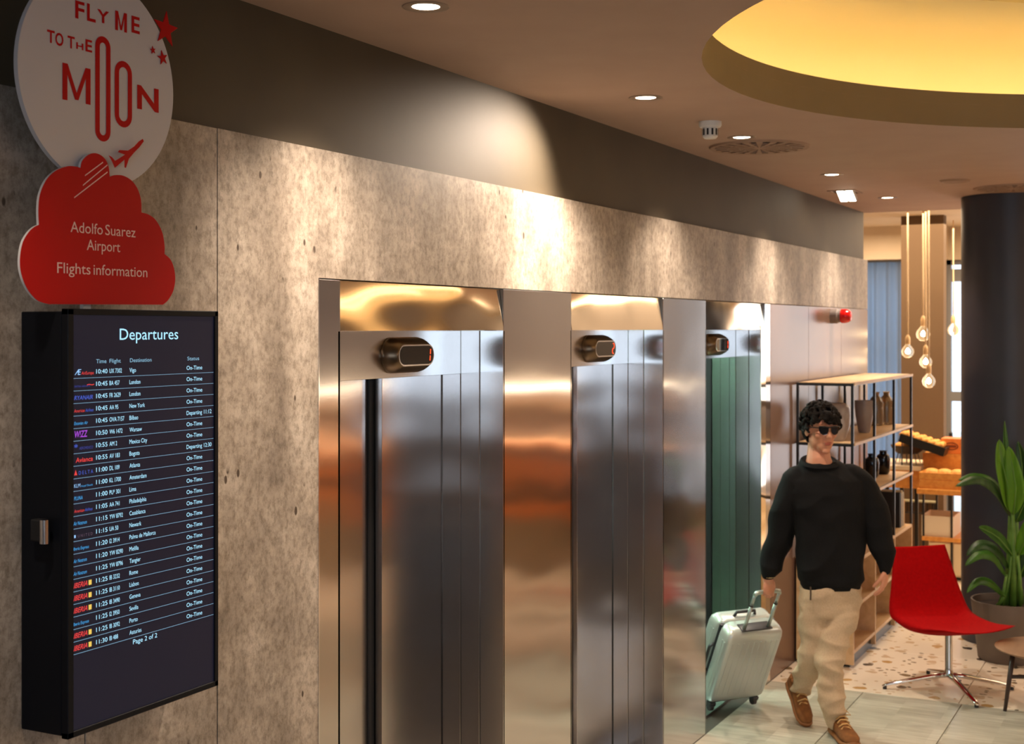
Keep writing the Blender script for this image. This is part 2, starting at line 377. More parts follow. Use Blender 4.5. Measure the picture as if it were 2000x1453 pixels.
M_GOLD = mat('glowing_gold', hexc(220,170,90), 0.5, emit=(1.0, 0.66, 0.28), estr=0.9)
for i_, (ra, rb) in enumerate(((0.85, 1.1), (0.4, 0.62))):
    MB().lathe([(ra, 3.055), (ra, 2.98), (rb, 2.98), (rb, 3.055)], 64, Mg, cap=False).build('gold_ring', M_GOLD, gl)
    MB().lathe([(rb + 0.002, 3.0), (rb + 0.002, 2.985), (rb + 0.014, 2.985), (rb + 0.014, 3.0), (rb + 0.002, 3.0)], 64, Mg, cap=False).build('glow_edge_ring', mat('added_glow_edge', (1,1,1), 0.5, emit=(1.0, 0.82, 0.55), estr=7.0), gl)
# --- ceiling with the round cove
HC = (4.966, -2.625); HR = 1.88
def ceiling(x0, x1, y0, y1, z, th, name, mt):
    bm = bmesh.new(); n = 96; angs = sorted([2*PI*k/n for k in range(n)] + [math.atan2(yy - HC[1], xx - HC[0]) % (2*PI) for xx in (x0, x1) for yy in (y0, y1)])
    inn, out = [], []
    for a in angs:
        dx, dy = math.cos(a), math.sin(a); t = 1e9
        for lim, d, c0 in ((x0, dx, HC[0]), (x1, dx, HC[0]), (y0, dy, HC[1]), (y1, dy, HC[1])):
            if abs(d) > 1e-9 and (lim - c0) / d > 0: t = min(t, (lim - c0) / d)
        inn.append((HC[0] + HR*dx, HC[1] + HR*dy)); out.append((HC[0] + t*dx, HC[1] + t*dy))
    k = len(angs)
    A = [bm.verts.new((*p, z)) for p in inn]; B = [bm.verts.new((*p, z)) for p in out]
    C_ = [bm.verts.new((*p, z + th)) for p in inn]; D = [bm.verts.new((*p, z + th)) for p in out]
    for i in range(k):
        j = (i + 1) % k
        for q in ((A[i], A[j], B[j], B[i]), (C_[i], D[i], D[j], C_[j]), (B[i], B[j], D[j], D[i])):
            bm.faces.new(q)
    bmesh.ops.recalc_face_normals(bm, faces=bm.faces)
    me = bpy.data.meshes.new(name); bm.to_mesh(me); bm.free(); return struct(new_obj(name, me, mt))
ceil = ceiling(-5.2, WEND, -9.2, 0.2, CZ, 0.10, 'ceiling', M_CEIL)
struct(box('ceiling_restaurant', (WEND, -9.2, 3.20), (15.0, 2.4, 3.3), M_WARMWALL))
struct(box('ceiling_step', (WEND - 0.02, -9.2, CZ), (WEND + 0.03, 2.4, 3.25), M_CEIL))
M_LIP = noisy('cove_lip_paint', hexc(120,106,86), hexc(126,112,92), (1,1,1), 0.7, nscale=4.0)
M_YEL = noisy('golden_cove_paint', hexc(238,216,158), hexc(242,220,164), (1,1,1), 0.75, nscale=2.0)
M_LED = mat('led_strip', (1, 0.9, 0.7), 0.5, emit=(1.0, 0.87, 0.60), estr=11.0)
Mh = Matrix.Translation((HC[0], HC[1], 0))
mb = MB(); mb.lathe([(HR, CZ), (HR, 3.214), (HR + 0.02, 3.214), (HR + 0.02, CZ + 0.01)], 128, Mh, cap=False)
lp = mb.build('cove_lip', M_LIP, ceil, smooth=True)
mb = MB(); mb.lathe([(HR + 0.02, 3.19), (2.32, 3.19), (2.32, 3.33), (2.27, 3.42), (2.16, 3.50), (2.0, 3.545), (1.85, 3.55), (1.57, 3.55), (1.57, 3.57), (1.74, 3.575), (1.74, 3.70), (0.001, 3.70)], 128, Mh, cap=False)
mb.build('cove_dome', M_YEL, ceil, smooth=True)
def ring(name, R, z, r, mt, par):
    mb = MB(); n = 96
    rings = []
    for k in range(n):
        a = 2*PI*k/n; rings.append([Vector((HC[0] + (R + r*math.cos(b))*math.cos(a), HC[1] + (R + r*math.cos(b))*math.sin(a), z + r*math.sin(b))) for b in (PI/4, 3*PI/4, 5*PI/4, 7*PI/4)])
    rings.append(rings[0]); mb.loft(rings, cap=False); bmesh.ops.remove_doubles(mb.bm, verts=mb.bm.verts, dist=1e-5)
    return mb.build(name, mt, par)
ring('led_strip', 2.18, 3.205, 0.010, M_LED, ceil); ring('led_strip', 1.67, 3.587, 0.008, M_LED, ceil)

# ------------------------------------------------------------------ the lifts
M_GREEN = steel('green_lit_steel', (0.52, 0.60, 0.54), 0.22, 0.004)  # green glow of the car light is put into the steel colour
M_IND = mat('indicator_housing', hexc(120,100,80), 0.30, 0.9)
M_INDB = mat('indicator_glass', (0.02, 0.015, 0.012), 0.08)
M_RED = mat('red_led', (0.5, 0.02, 0.0), 0.4, emit=(1.0, 0.07, 0.015), estr=2.2)
def stadium(w, h, n=10):
    r = h / 2; a = w / 2 - r; P = []
    for k in range(n + 1): t = -PI/2 + PI*k/n; P.append((a + r*math.cos(t), r*math.sin(t)))
    for k in range(n + 1): t = PI/2 + PI*k/n; P.append((-a + r*math.cos(t), r*math.sin(t)))
    return P
def indicator(par, x, z, y, digit):
    mb = MB(); prof = [(0.292, 0.127, 0.0), (0.290, 0.125, 0.010), (0.282, 0.117, 0.024), (0.262, 0.097, 0.042), (0.246, 0.081, 0.052), (0.242, 0.077, 0.054)]
    mb.loft([[Vector((x + a, y - d, z + b)) for a, b in stadium(w_, h_)] for w_, h_, d in prof])
    ind = mb.build('floor_indicator', M_IND, par, smooth='all')
    bz = MB(); bz.loft([[Vector((x + a, y - d, z + b)) for a, b in stadium(w_, h_)] for w_, h_, d in ((0.240, 0.075, 0.050), (0.240, 0.075, 0.0565), (0.230, 0.066, 0.0565))])
    bz.build('display_rim', M_CHROME, ind)
    gl = MB(); gl.prism(stadium(0.229, 0.065), y - 0.056, y - 0.0575, lambda a, b, d: (x + a, d, z + b)); gl.build('display_glass', M_INDB, ind)
    segs = {'1': 'bc', '2': 'abged'}[digit]; W, H, t = 0.018, 0.046, 0.0042; mb = MB()
    S = {'a': ((0, H), (W, H)), 'b': ((W, H), (W, H/2)), 'c': ((W, H/2), (W, 0)), 'd': ((0, 0), (W, 0)), 'e': ((0, 0), (0, H/2)), 'f': ((0, H/2), (0, H)), 'g': ((0, H/2), (W, H/2))}
    for s_ in segs:
        (ax, az), (bx, bz2) = S[s_]; d = Vector((bx-ax, bz2-az)); l = d.length; d.normalize(); nrm = Vector((-d.y, d.x)) * t/2; e = d * 0.002
        a = Vector((ax, az)) + e; b = Vector((bx, bz2)) - e; sh = lambda p: (x + 0.070 + p.x + 0.12*p.y, p.y + z - H/2)
        o = [sh(q) for q in (a, a + d*t/2 + nrm, b - d*t/2 + nrm, b, b - d*t/2 - nrm, a + d*t/2 - nrm)]
        mb.prism(o, y - 0.0575, y - 0.0585, lambda p, q, dd: (p, dd, q))
    mb.build('display_digit', M_RED, ind)
def lift(x0, x1, label, digit, open_=False):
    r = empty('elevator', ((x0 + x1)/2, 0, 0), label, 'elevator', 'row of three passenger lifts')
    # header: bright fascia leaning a little forward at its foot
    mb = MB(); mb.add([(x0, 0.016, HZ - 0.003), (x1, 0.016, HZ - 0.003), (x1, -0.001, 2.142), (x0, -0.001, 2.142), (x0, 0.18, HZ - 0.003), (x1, 0.18, HZ - 0.003), (x1, 0.18, 2.142), (x0, 0.18, 2.142)],
                      [(0,3,2,1), (4,5,6,7), (0,1,5,4), (3,7,6,2), (0,4,7,3), (1,2,6,5)])
    mb.build('header_fascia', M_BRIGHT, r)
    box('transom_plate', (x0, 0.18, 1.976), (x1, 0.24, 2.30), M_STEEL, r, 0.001, 1)
    for sx, xa, nm in ((-1, x1, 'jamb'), (1, x0, 'jamb')):
        t = 0.01
        def sl(name, y0, y1, off, z1, mt): 
            a = xa + sx * off; b = xa - sx * 0.012
            return box(name, (min(a, b), y0, 0), (max(a, b), y1, z1), mt, r, 0.0008, 1)
        sl(nm, 0.0, 0.098, 0.0, 2.141, M_STEEL); sl(nm, 0.1, 0.179, 0.005, 2.141, M_STEEL_D)
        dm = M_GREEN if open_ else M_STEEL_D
        if open_:
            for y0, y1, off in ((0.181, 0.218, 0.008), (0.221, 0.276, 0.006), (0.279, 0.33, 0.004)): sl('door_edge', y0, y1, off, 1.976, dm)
        else: sl('door_post', 0.181, 0.258, 0.008, 1.976, dm)
    if not open_:
        xm = x1 - 0.435
        box('door_panel', (xm, 0.262, 0.02), (x1 + 0.02, 0.290, 1.976), M_STEEL_D, r, 0.0015, 2)
        box('door_panel', (x0 - 0.01, 0.305, 0.02), (xm + 0.05, 0.333, 1.976), M_STEEL_D, r, 0.0015, 2)
        box('gap_shade_strip', (xm - 0.030, 0.296, 0.02), (xm + 0.002, 0.304, 1.976), M_BLACK, r)  # black strip painted in for the shade between the door panels
    box('door_sill', (x0 - 0.01, 0.10, -0.012), (x1 + 0.01, 0.36, 0.004), mat('sill', (0.4, 0.4, 0.4), 0.35, 1.0) if 'sill' not in bpy.data.materials else bpy.data.materials['sill'], r)
    indicator(r, x0 + 0.513 + 0.146, 2.055, 0.18, digit)
    return r
e1 = lift(3.457, 4.54, 'widest-looking closed steel elevator beside the departures screen, showing a red 1', '1')
e2 = lift(5.162, 6.235, 'middle steel elevator with closed doors and a red 2 on its display', '2')
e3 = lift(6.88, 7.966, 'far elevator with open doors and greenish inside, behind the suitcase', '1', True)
box('frame_trim', (3.344, 0.0, 0), (3.457, 0.03, HZ - 0.003), M_STEEL, e1, 0.002, 2)
box('frame_trim', (3.340, -0.002, 0), (3.3455, 0.03, HZ), M_CHROME, e1)
box('frame_trim', (7.966, 0.0, 0), (8.082, 0.03, HZ - 0.003), M_STEEL, e3, 0.002, 2)
box('edge_strip', (7.868, -0.006, 0), (7.964, -0.001, 2.165), M_BRIGHT, e3)
# car of the open lift
mb = MB(); a, b, c_, d = 6.80, 8.05, 0.42, 1.75
mb.box((a, d, 0), (b, d + 0.03, 2.3)); mb.box((a - 0.03, c_, 0), (a, d, 2.3)); mb.box((b, c_, 0), (b + 0.03, d, 2.3)); mb.box((a, c_, -0.03), (b, d, 0.002)); mb.box((a, c_, 2.28), (b, d, 2.31))
mb.build('lift_car', M_GREEN, e3)
box('car_lamp', (7.1, 0.8, 2.265), (7.75, 1.35, 2.279), mat('car_lamp', (1, 1, 1), 0.5, emit=(0.75, 1.0, 0.85), estr=30.0), e3)
box('shaft_dark_strip', (7.955, 0.335, 0), (8.02, 0.415, 1.976), M_BLACK, e3)  # black box standing in for the darkness between shaft and car
# dark shafts behind the closed lifts
for er, a, b in ((e1, 3.40, 4.60), (e2, 5.1, 6.3)): box('shaft_backing', (a, 0.36, 0), (b, 0.38, 2.3), M_BLACK, er)

# ------------------------------------------------------------------ ceiling fittings
M_DL = mat('downlight_lens', (1, 1, 1), 0.4, emit=(1.0, 0.86, 0.66), estr=14.0)
M_DLT = mat('downlight_trim', hexc(150,128,110), 0.4)
DLX = [1.6, 3.31, 5.01, 6.26, 8.02, 9.61]
dl_names = ['recessed round downlight out of view', 'nearest recessed round downlight, high over the first elevator', 'brightest round downlight, in front of the smoke detector',
            'small round downlight between the smoke detector and the slotted round vent', 'round downlight just before the tilted gimbal lamp', 'farthest round downlight, just past the tilted gimbal lamp']
for i, (x, lb) in enumerate(zip(DLX, dl_names)):
    if i == 0: continue
    y = -0.39; r = empty('downlight', (x, y, CZ), lb, 'downlight', 'downlights along the lift wall')
    mb = MB(); mb.lathe([(0.042, CZ + 0.01), (0.040, CZ - 0.001), (0.050, CZ - 0.004), (0.066, CZ - 0.003), (0.068, CZ)], 32, Matrix.Translation((x, y, 0)), cap=False); mb.build('trim_ring', M_DLT, r, smooth=True)
    mb = MB(); mb.lathe([(0.041, CZ - 0.0005), (0.001, CZ - 0.0015)], 32, Matrix.Translation((x, y, 0))); mb.build('lens', M_DL, r)
SP = [(3.31, 3.31, 260), (5.01, 4.55, 330), (6.26, 6.2, 200), (8.02, 7.95, 220), (9.61, 9.61, 180)]
for x, tx, p in SP:
    if tx == 4.55: spot('downlight_beam', (x, -0.39, CZ - 0.012), (4.60, 0.0, 2.52), p * 0.56, WARM2, 98, 1.0, 0.04)
    spot('downlight_beam', (x, -0.39, CZ - 0.012), (x, -0.26, 1.5), p * 0.62, WARM2, 104, 1.0, 0.04)
spot('downlight_beam', (1.6, -0.39, CZ - 0.012), (1.6, -0.2, 1.5), 60, WARM2, 96, 1.0, 0.04)
# ------------------------------------------------------------------ departures display and the round sign
SY = -0.144                                   # front plane of the display
M_CAB = mat('black_cabinet', (0.006, 0.007, 0.010), 0.45, Specular_IOR_Level=0.12)
M_SCR = mat('screen_face', (0.012, 0.012, 0.016), 0.30, emit=hexc(17, 18, 33), estr=1.0, Specular_IOR_Level=0.15)
def emt(name, c, s=1.0): return mat(name, (0.02, 0.02, 0.02), 0.5, emit=hexc(*c), estr=s)
M_T = emt('text_pale_blue', (165, 222, 248), 1.3); M_TD = emt('text_dim_blue', (130, 178, 205), 1.15); M_LINE = emt('rule_line', (120, 165, 195), 0.95)
disp = empty('departures_display', (2.45, 0, 1.25), 'tall black wall-mounted flight departures display cabinet under the red cloud sign', 'display')
X0, X1, Z0, Z1 = 2.197, 2.705, 1.252, 2.193
box('cabinet', (X0 + 0.002, SY + 0.022, Z0 + 0.004), (X1 - 0.01, -0.001, Z1 - 0.006), M_CAB, disp, 0.003)
mb = MB(); fr = 0.014
for a, b, c_, d in ((X0, X0 + 0.018, Z0, Z1), (X1 - fr, X1, Z0, Z1), (X0, X1, Z0, Z0 + fr), (X0, X1, Z1 - fr, Z1)):
    mb.box((a, SY, c_), (b, SY + 0.020, d), None, 0.0015, 1)
mb.build('bezel', M_CAB, disp)
scr = box('screen', (X0 + 0.016, SY + 0.004, Z0 + fr - 0.002), (X1 - fr + 0.002, SY + 0.010, Z1 - fr + 0.002), M_SCR, disp)
lk = py_(115, 1027, -0.06)
mb = MB(); mb.box((X0 - 0.020, -0.088, lk.z - 0.024), (X0 + 0.003, -0.052, lk.z + 0.024), None, 0.003, 2); mb.build('latch_plate', M_BLACK, disp)
mb = MB(); mb.tube([(X0 - 0.022, -0.098, lk.z - 0.026), (X0 - 0.022, -0.098, lk.z + 0.026)], 0.011, 12); mb.build('latch_knob', M_CHROME, disp, smooth=True)
TY = SY + 0.0032
def fit(mb, s, x0, z0, h=None, w=None, x1=None, y=TY, shear=0.0, bold=0.0, cap='H', d=0.0, wid=1.0, align='l', ref=None):
    """lettering on a plane facing -Y: baseline z0, cap height h, optional total width"""
    V, F = text_mesh(s, 0.0, bold)
    if not V: return
    hv = max(v.y for v in text_mesh('H')[0]); k = h / hv
    xmin, xmax = min(v.x for v in V), max(v.x for v in V)
    kx = k * wid
    if w: kx = w / (xmax - xmin)
    off = x0 - xmin * kx
    if align == 'c': off = x0 - (xmin + xmax) / 2 * kx
    vv = [mb.bm.verts.new((v.x * kx + off + shear * v.y * k, y, v.y * k + z0)) for v in V]
    for f in F:
        try: mb.bm.faces.new([vv[i] for i in f])
        except ValueError: pass
sx = lambda x: py_(x, 640, SY).x               # x of a pixel column on the display plane
z0l, dz = 2.0395, 0.02757
mb = MB()
fit(mb, 'Departures', sx(236), 2.1235, 0.0255, w=sx(350) - sx(236)); tag(mb.build('display_title', M_T, scr, fix=False), kind='stuff')
mb = MB()
for s_, xa, xb in (('Time', 190, 210), ('Flight', 216, 238), ('Destination', 256, 298), ('Status', 368, 391)): fit(mb, s_, sx(xa), z0l + 0.032, 0.0088, w=sx(xb) - sx(xa))
tag(mb.build('column_headings', M_TD, scr, fix=False), kind='stuff')
rows = [('10:40','UX 7302','Vigo',0),('10:45','BA 457','London',0),('10:45','FR 2629','London',0),('10:45','AA 95','New York',0),('10:45','OVA 7157','Bilbao','11:12'),
 ('10:50','W6 1472','Warsaw',0),('10:55','AM 2','Mexico City',0),('10:55','AV 183','Bogota','12:30'),('11:00','DL 109','Atlanta',0),('11:00','KL 1700','Amsterdam',0),('11:00','PU* 301','Lima',0),
 ('11:05','AA 741','Philadelphia',0),('11:15','YW 8792','Casablanca',0),('11:15','UA 50','Newark',0),('11:20','I2 3914','Palma de Mallorca',0),('11:20','YW 8290','Melilla',0),('11:25','YW 8796','Tangier',0),
 ('11:25','IB 3232','Rome',0),('11:25','IB 3110','Lisbon',0),('11:25','IB 3490','Geneva',0),('11:25','I2 3950','Sevilla',0),('11:25','IB 3092','Porto',0),('11:30','IB 488','Asturias',0)]
red = emt('logo_red', (235, 60, 60)); blue = emt('logo_blue', (60, 90, 200)); cyan = emt('logo_cyan', (60, 170, 240)); lb = emt('logo_light_blue', (150, 200, 250)); vio = emt('logo_violet', (175, 70, 225)); yel = emt('logo_yellow', (240, 200, 90)); dk = emt('logo_dim', (90, 70, 90))
navy = emt('logo_navy', (45, 60, 150))
lg = [[('Æ', 148, 161, lb, .012, .25), ('AirEuropa', 161, 186, red, .007, .2)], [('BRITISH AIRWAYS', 148, 178, navy, .004, 0), ('~', 172, 186, red, .012, 0)], [('RYANAIR', 147, 185, blue, .009, .25)],
 [('American', 147, 168, red, .007, .1), ('Airlines', 169, 185, blue, .007, .1)], [('Estonian Air', 147, 174, cyan, .007, .2)], [('W!ZZ', 147, 173, vio, .014, .1)], [('*', 147, 154, blue, .012, 0), ('AEROMEXICO', 157, 184, navy, .006, .1)],
 [('Avianca', 150, 184, red, .010, .1)], [('▲', 147, 153, red, .010, 0), ('D E L T A', 156, 184, blue, .008, 0)], [('KLM', 147, 159, lb, .008, 0), ('Royal Dutch', 161, 183, cyan, .004, 0)], [('PLUNA', 147, 164, cyan, .008, .1)],
 [('American', 147, 167, red, .007, .1), ('Airlines', 168, 183, blue, .007, .1)], [('Air Nostrum', 146, 172, cyan, .008, .1)], [('■', 147, 150, lb, .006, 0), ('U N I T E D', 154, 183, dk, .006, 0)], [('Iberia Express', 146, 176, cyan, .007, .1)],
 [('Air Nostrum', 146, 172, cyan, .008, .1)], [('Air Nostrum', 146, 172, cyan, .008, .1)], 'I', 'I', 'I', [('Iberia Express', 146, 176, cyan, .007, .1)], 'I', 'I']
tm = {}
ln = MB()
def line_text(name, mt_, *a_, **k_):
    q = MB(); fit(q, *a_, **k_); return tag(q.build(name, mt_, scr, fix=False), kind='stuff')
for i, (t, f, d, st) in enumerate(rows):
    zl = z0l - i * dz; zb = zl + 0.0088; h = 0.0098
    ln.box((sx(145.5), TY + 0.0002, zl - 0.0005), (sx(419), TY + 0.0008, zl + 0.0005))
    line_text('time_text', M_T, t, sx(190), zb, h, w=sx(212) - sx(190)); line_text('flight_text', M_T, f, sx(216), zb, h, wid=0.76); line_text('destination_text', M_T, d, sx(255), zb, h, wid=0.84)
    line_text('status_text', M_T, 'Departing ' + st if st else 'On-Time', sx(366.5), zb, h, w=(sx(415) - sx(366.5)) if st else (sx(397) - sx(366.5)))
    g_ = lg[i]
    if g_ == 'I':
        g_ = [('IBERIA', 146, 175, red, .011, .3)]
        MB().box((sx(175.5), TY, zb - 0.001), (sx(181), TY + 0.0005, zb + 0.010)).build('tail_emblem', yel, scr)
    for s_, xa, xb, mt_, hh, sh in g_:
        line_text('airline_text', mt_, s_, sx(xa), zb - 0.001, hh, w=sx(xb) - sx(xa) - sh * hh, shear=sh, bold=0.01 if hh > .008 else 0)
tag(ln.build('rule_lines', M_LINE, scr), kind='stuff')
line_text('page_number', M_T, 'Page 2 of 2', sx(262), z0l - 23 * dz + 0.0125, 0.0105, w=sx(309) - sx(262))

# ---- round sign (disc and cloud), cut from board, on a short post
DY, CY = -0.095, -0.112
M_PAPER = mat('white_sign_board', hexc(206,202,202), 0.5); M_SIGNR = mat('sign_red', hexc(190, 8, 10), 0.5, Specular_IOR_Level=0.15); M_EDGE = mat('board_edge', hexc(226,222,220), 0.5); M_PINK = mat('pale_print', hexc(244,206,196), 0.5)
sign = empty('round_sign', (2.36, DY, 2.19), 'white moon disc and red cloud sign above the departures display', 'sign')
C0 = py_(197, 155, DY); R0 = 0.2455
circ = [(C0.x + R0*math.cos(2*PI*k/96), C0.z + R0*math.sin(2*PI*k/96)) for k in range(96)]
MB().prism(circ, DY, DY + 0.012, lambda a, b, d: (a, d, b)).build('disc', M_PAPER, sign)
P = lambda x, y, Y: (lambda q: (q.x, q.z))(py_(x, y, Y))
cl_px = [(95,594),(72,586),(52,562),(41,532),(39,505),(44,475),(55,455),(66,444),(76,439),(75,410),(78,380),(90,352),(108,334),(130,325),(146,325),(157,328),(160,315),(170,304),(182,299),(195,302),(206,312),(212,326),(214,345),(224,342),(240,343),(256,352),(268,368),(275,390),(276,415),(290,419),(304,430),(316,452),(321,478),(321,496),(332,506),(339,522),(342,545),(338,568),(328,586),(318,595)]
def smooth_closed(pts, sharp, n=5):
    out = []; k = len(pts)
    for i in range(k):
        p0, p1, p2, p3 = pts[(i-1) % k], pts[i], pts[(i+1) % k], pts[(i+2) % k]
        if i in sharp: p0 = p1
        if (i+1) % k in sharp: p3 = p2
        for j in range(n):
            t = j / n
            out.append(tuple(0.5*((2*b) + (-a + c)*t + (2*a - 5*b + 4*c - d)*t*t + (-a + 3*b - 3*c + d)*t**3) for a, b, c, d in zip(p0, p1, p2, p3)))
    return out
cl = smooth_closed(cl_px, {0, 8, 15, 22, 28, 33, 39})
cw = [P(x, y, CY) for x, y in cl]
MB().prism(cw, CY + 0.0004, CY + 0.007, lambda a, b, d: (a, d, b)).build('cloud_board', M_EDGE, sign)
cc = (sum(a for a, b in cw)/len(cw), sum(b for a, b in cw)/len(cw))
MB().prism(cw, CY - 0.0006, CY + 0.0003, lambda a, b, d: (a, d, b)).build('cloud_face', M_SIGNR, sign)
pp = py_(178, 600, DY)
box('post', (pp.x - 0.012, DY + 0.0125, 2.1875), (pp.x + 0.012, DY + 0.022, C0.z - 0.1), M_WHITE, sign)
def glyph(mb, ch, xa, xb, yt, yb, Y, bold=0.015):
    """letter filling the box between pixel columns xa..xb whose height is yt..yb at its left side"""
    V, F = text_mesh(ch, 0.0, bold); x0 = min(v.x for v in V); x1 = max(v.x for v in V); z0 = min(v.y for v in V); z1 = max(v.y for v in V)
    A = P(xa, yt, Y); B = P(xa, yb, Y); C_ = P(xb, yb, Y)
    vv = [mb.bm.verts.new((A[0] + (v.x-x0)/(x1-x0)*(C_[0]-A[0]), Y, B[1] + (v.y-z0)/(z1-z0)*(A[1]-B[1]))) for v in V]
    for f in F:
        try: mb.bm.faces.new([vv[i] for i in f])
        except ValueError: pass
Yd = DY - 0.0008
def letter_m(q, xa, xb, yt, yb, Y, t):
    A = P(xa, yt, Y); B = P(xa, yb, Y); C_ = P(xb, yb, Y); W = C_[0] - A[0]; H = A[1] - B[1]; u = t / W
    pts = [(0,0),(u,0),(u,.70),(.5-u*.36,.06),(.5+u*.36,.06),(1-u,.70),(1-u,0),(1,0),(1,1),(1-u*1.05,1),(.5,.26),(u*1.05,1),(0,1)]
    vv = [q.bm.verts.new((A[0] + a*W, Y, B[1] + b*H)) for a, b in pts]
    q.bm.faces.new(vv); bmesh.ops.triangulate(q.bm, faces=q.bm.faces[:])
for g_ in (('F',147,165,0,35),('L',170,187,6,40),('Y',190,213,17,42),('M',225,248,20,58),('E',257,273,30,63),('T',92,107,57,82),('O',108,124,62,88),('T',132,146,69,93),('H',149,163,82,95),('E',167,180,76,100),('M',122,177,122,194),('N',268,310,165,212)):
    q = MB()
    if g_[0] == 'M': letter_m(q, *g_[1:], Yd, 0.0092 if g_[1] == 225 else 0.0150)
    else: glyph(q, *g_, Yd, bold=0.022 if g_[0] != 'N' else 0.03)
    q.build('letter', M_SIGNR, sign, fix=False)
def loop_o(xl, xr, yt, yb, t):
    mb = MB(); A = P(xl, yt, Yd); B = P(xr, yb, Yd); 
    cxm = (A[0] + B[0]) / 2; hw = (B[0] - A[0]) / 2; zt, zb = A[1], B[1]
    def out(r):
        pts = []; a = hw - r
        for k in range(13): th = PI*k/12; pts.append((cxm + a*math.cos(th), zt - hw + a*math.sin(th)))
        for k in range(13): th = PI + PI*k/12; pts.append((cxm + a*math.cos(th), zb + hw + a*math.sin(th)))
        return pts
    O, I = out(0), out(t); n = len(O)
    vo = [mb.bm.verts.new((a, Yd, b)) for a, b in O]; vi = [mb.bm.verts.new((a, Yd, b)) for a, b in I]
    for i in range(n): j = (i+1) % n; mb.bm.faces.new((vo[i], vo[j], vi[j], vi[i]))
    mb.build('long_letter_o', M_SIGNR, sign, fix=False)
loop_o(186, 216, 67, 279, 0.0145); loop_o(224, 258, 115, 252, 0.0145)
def flat(name, px, Y, mt_):
    mb = MB(); vv = [mb.bm.verts.new((P(x, y, Y)[0], Y, P(x, y, Y)[1])) for x, y in px]; mb.bm.faces.new(vv); mb.build(name, mt_, sign, fix=False)
def star(x, y, rx, ry, rot=0.0):
    c_ = P(x, y, Yd); e = P(x + rx, y, Yd)[0] - c_[0]; pts = []
    for k in range(10):
        a = PI/2 + k*PI/5 + rot; r = e if k % 2 == 0 else e * 0.40
        pts.append((c_[0] + r*math.cos(a), c_[1] + r*math.sin(a)))
    MB().prism(pts, Yd - 0.002, Yd, lambda a, b, d: (a, d, b)).build('star', M_SIGNR, sign)
star(323, 57, 24, 32, -0.06); star(317, 113, 10, 13, 0.25); star(298, 98, 5.5, 7, 0.2)
flat('airplane_shape', [(212,303),(219,307),(225,314),(244,302),(230,297),(233,293),(250,294),(262,286),(271,276),(279,271),(281,276),(272,288),(262,298),(252,310),(246,328),(243,327),(243,312),(228,325),(224,328),(219,316)], CY - 0.0012, M_SIGNR)
for a, b in (((201,317),(166,343)),((210,322),(162,362)),((210,336),(145,386))):
    flat('trail_stripe', [(a[0], a[1]-1.2), (a[0], a[1]+1.2), (b[0], b[1]+1.2), (b[0], b[1]-1.2)], CY - 0.0012, M_PINK)
for s_, xa, xb, yb, yh in (('Adolfo', 137, 200, 453, 22), ('Suarez', 205, 264, 459, 22), ('Airport', 169, 234, 488, 22), ('Flights', 111, 176, 533, 22), ('information', 182, 287, 536, 22)):
    q = MB(); A = P(xa, yb, CY); B = P(xb, yb, CY); T = P(xa, yb - yh, CY)
    if s_ == 'Suarez': A = (A[0], z_keep)
    if s_ == 'information': A = (A[0], z_keep)
    z_keep = A[1]
    fit(q, s_, A[0], A[1], 0.0235, w=B[0] - A[0], y=CY - 0.0012); tag(q.build('cloud_word', M_PINK, sign, fix=False), kind='stuff')
# ------------------------------------------------------------------ fittings on the ceiling and wall
c = py_(1387, 240, 0); c = pf(1387, 238, CZ)
sd = empty('smoke_detector', c, 'white domed smoke detector on the taupe ceiling', 'detector')
T = Matrix.Translation((c.x, c.y, 0))
MB().lathe([(0.0005, CZ), (0.050, CZ), (0.050, CZ - 0.016), (0.046, CZ - 0.024), (0.034, CZ - 0.026), (0.034, CZ - 0.030)], 32, T).build('base', M_WHITE, sd, smooth=True)
MB().lathe([(0.033, CZ - 0.028), (0.033, CZ - 0.066), (0.026, CZ - 0.074), (0.0005, CZ - 0.075)], 32, T).build('sensor_head', M_WHITE, sd, smooth=True)
mb = MB()
for k in range(10):
    a = 2*PI*k/10; p = Vector((c.x + 0.0335*math.cos(a), c.y + 0.0335*math.sin(a), CZ - 0.046)); mb.box((-0.001, -0.004, -0.014), (0.001, 0.004, 0.014), Matrix.Translation(p) @ Matrix.Rotation(a, 4, 'Z'))
tag(mb.build('sensor_slot', M_BLACK, sd), kind='stuff')
M_VENT = noisy('vent_paint', hexc(160,132,112), hexc(166,138,118), (1,1,1), 0.6, nscale=4); M_DK = mat('vent_dark', hexc(34,26,20), 0.8)
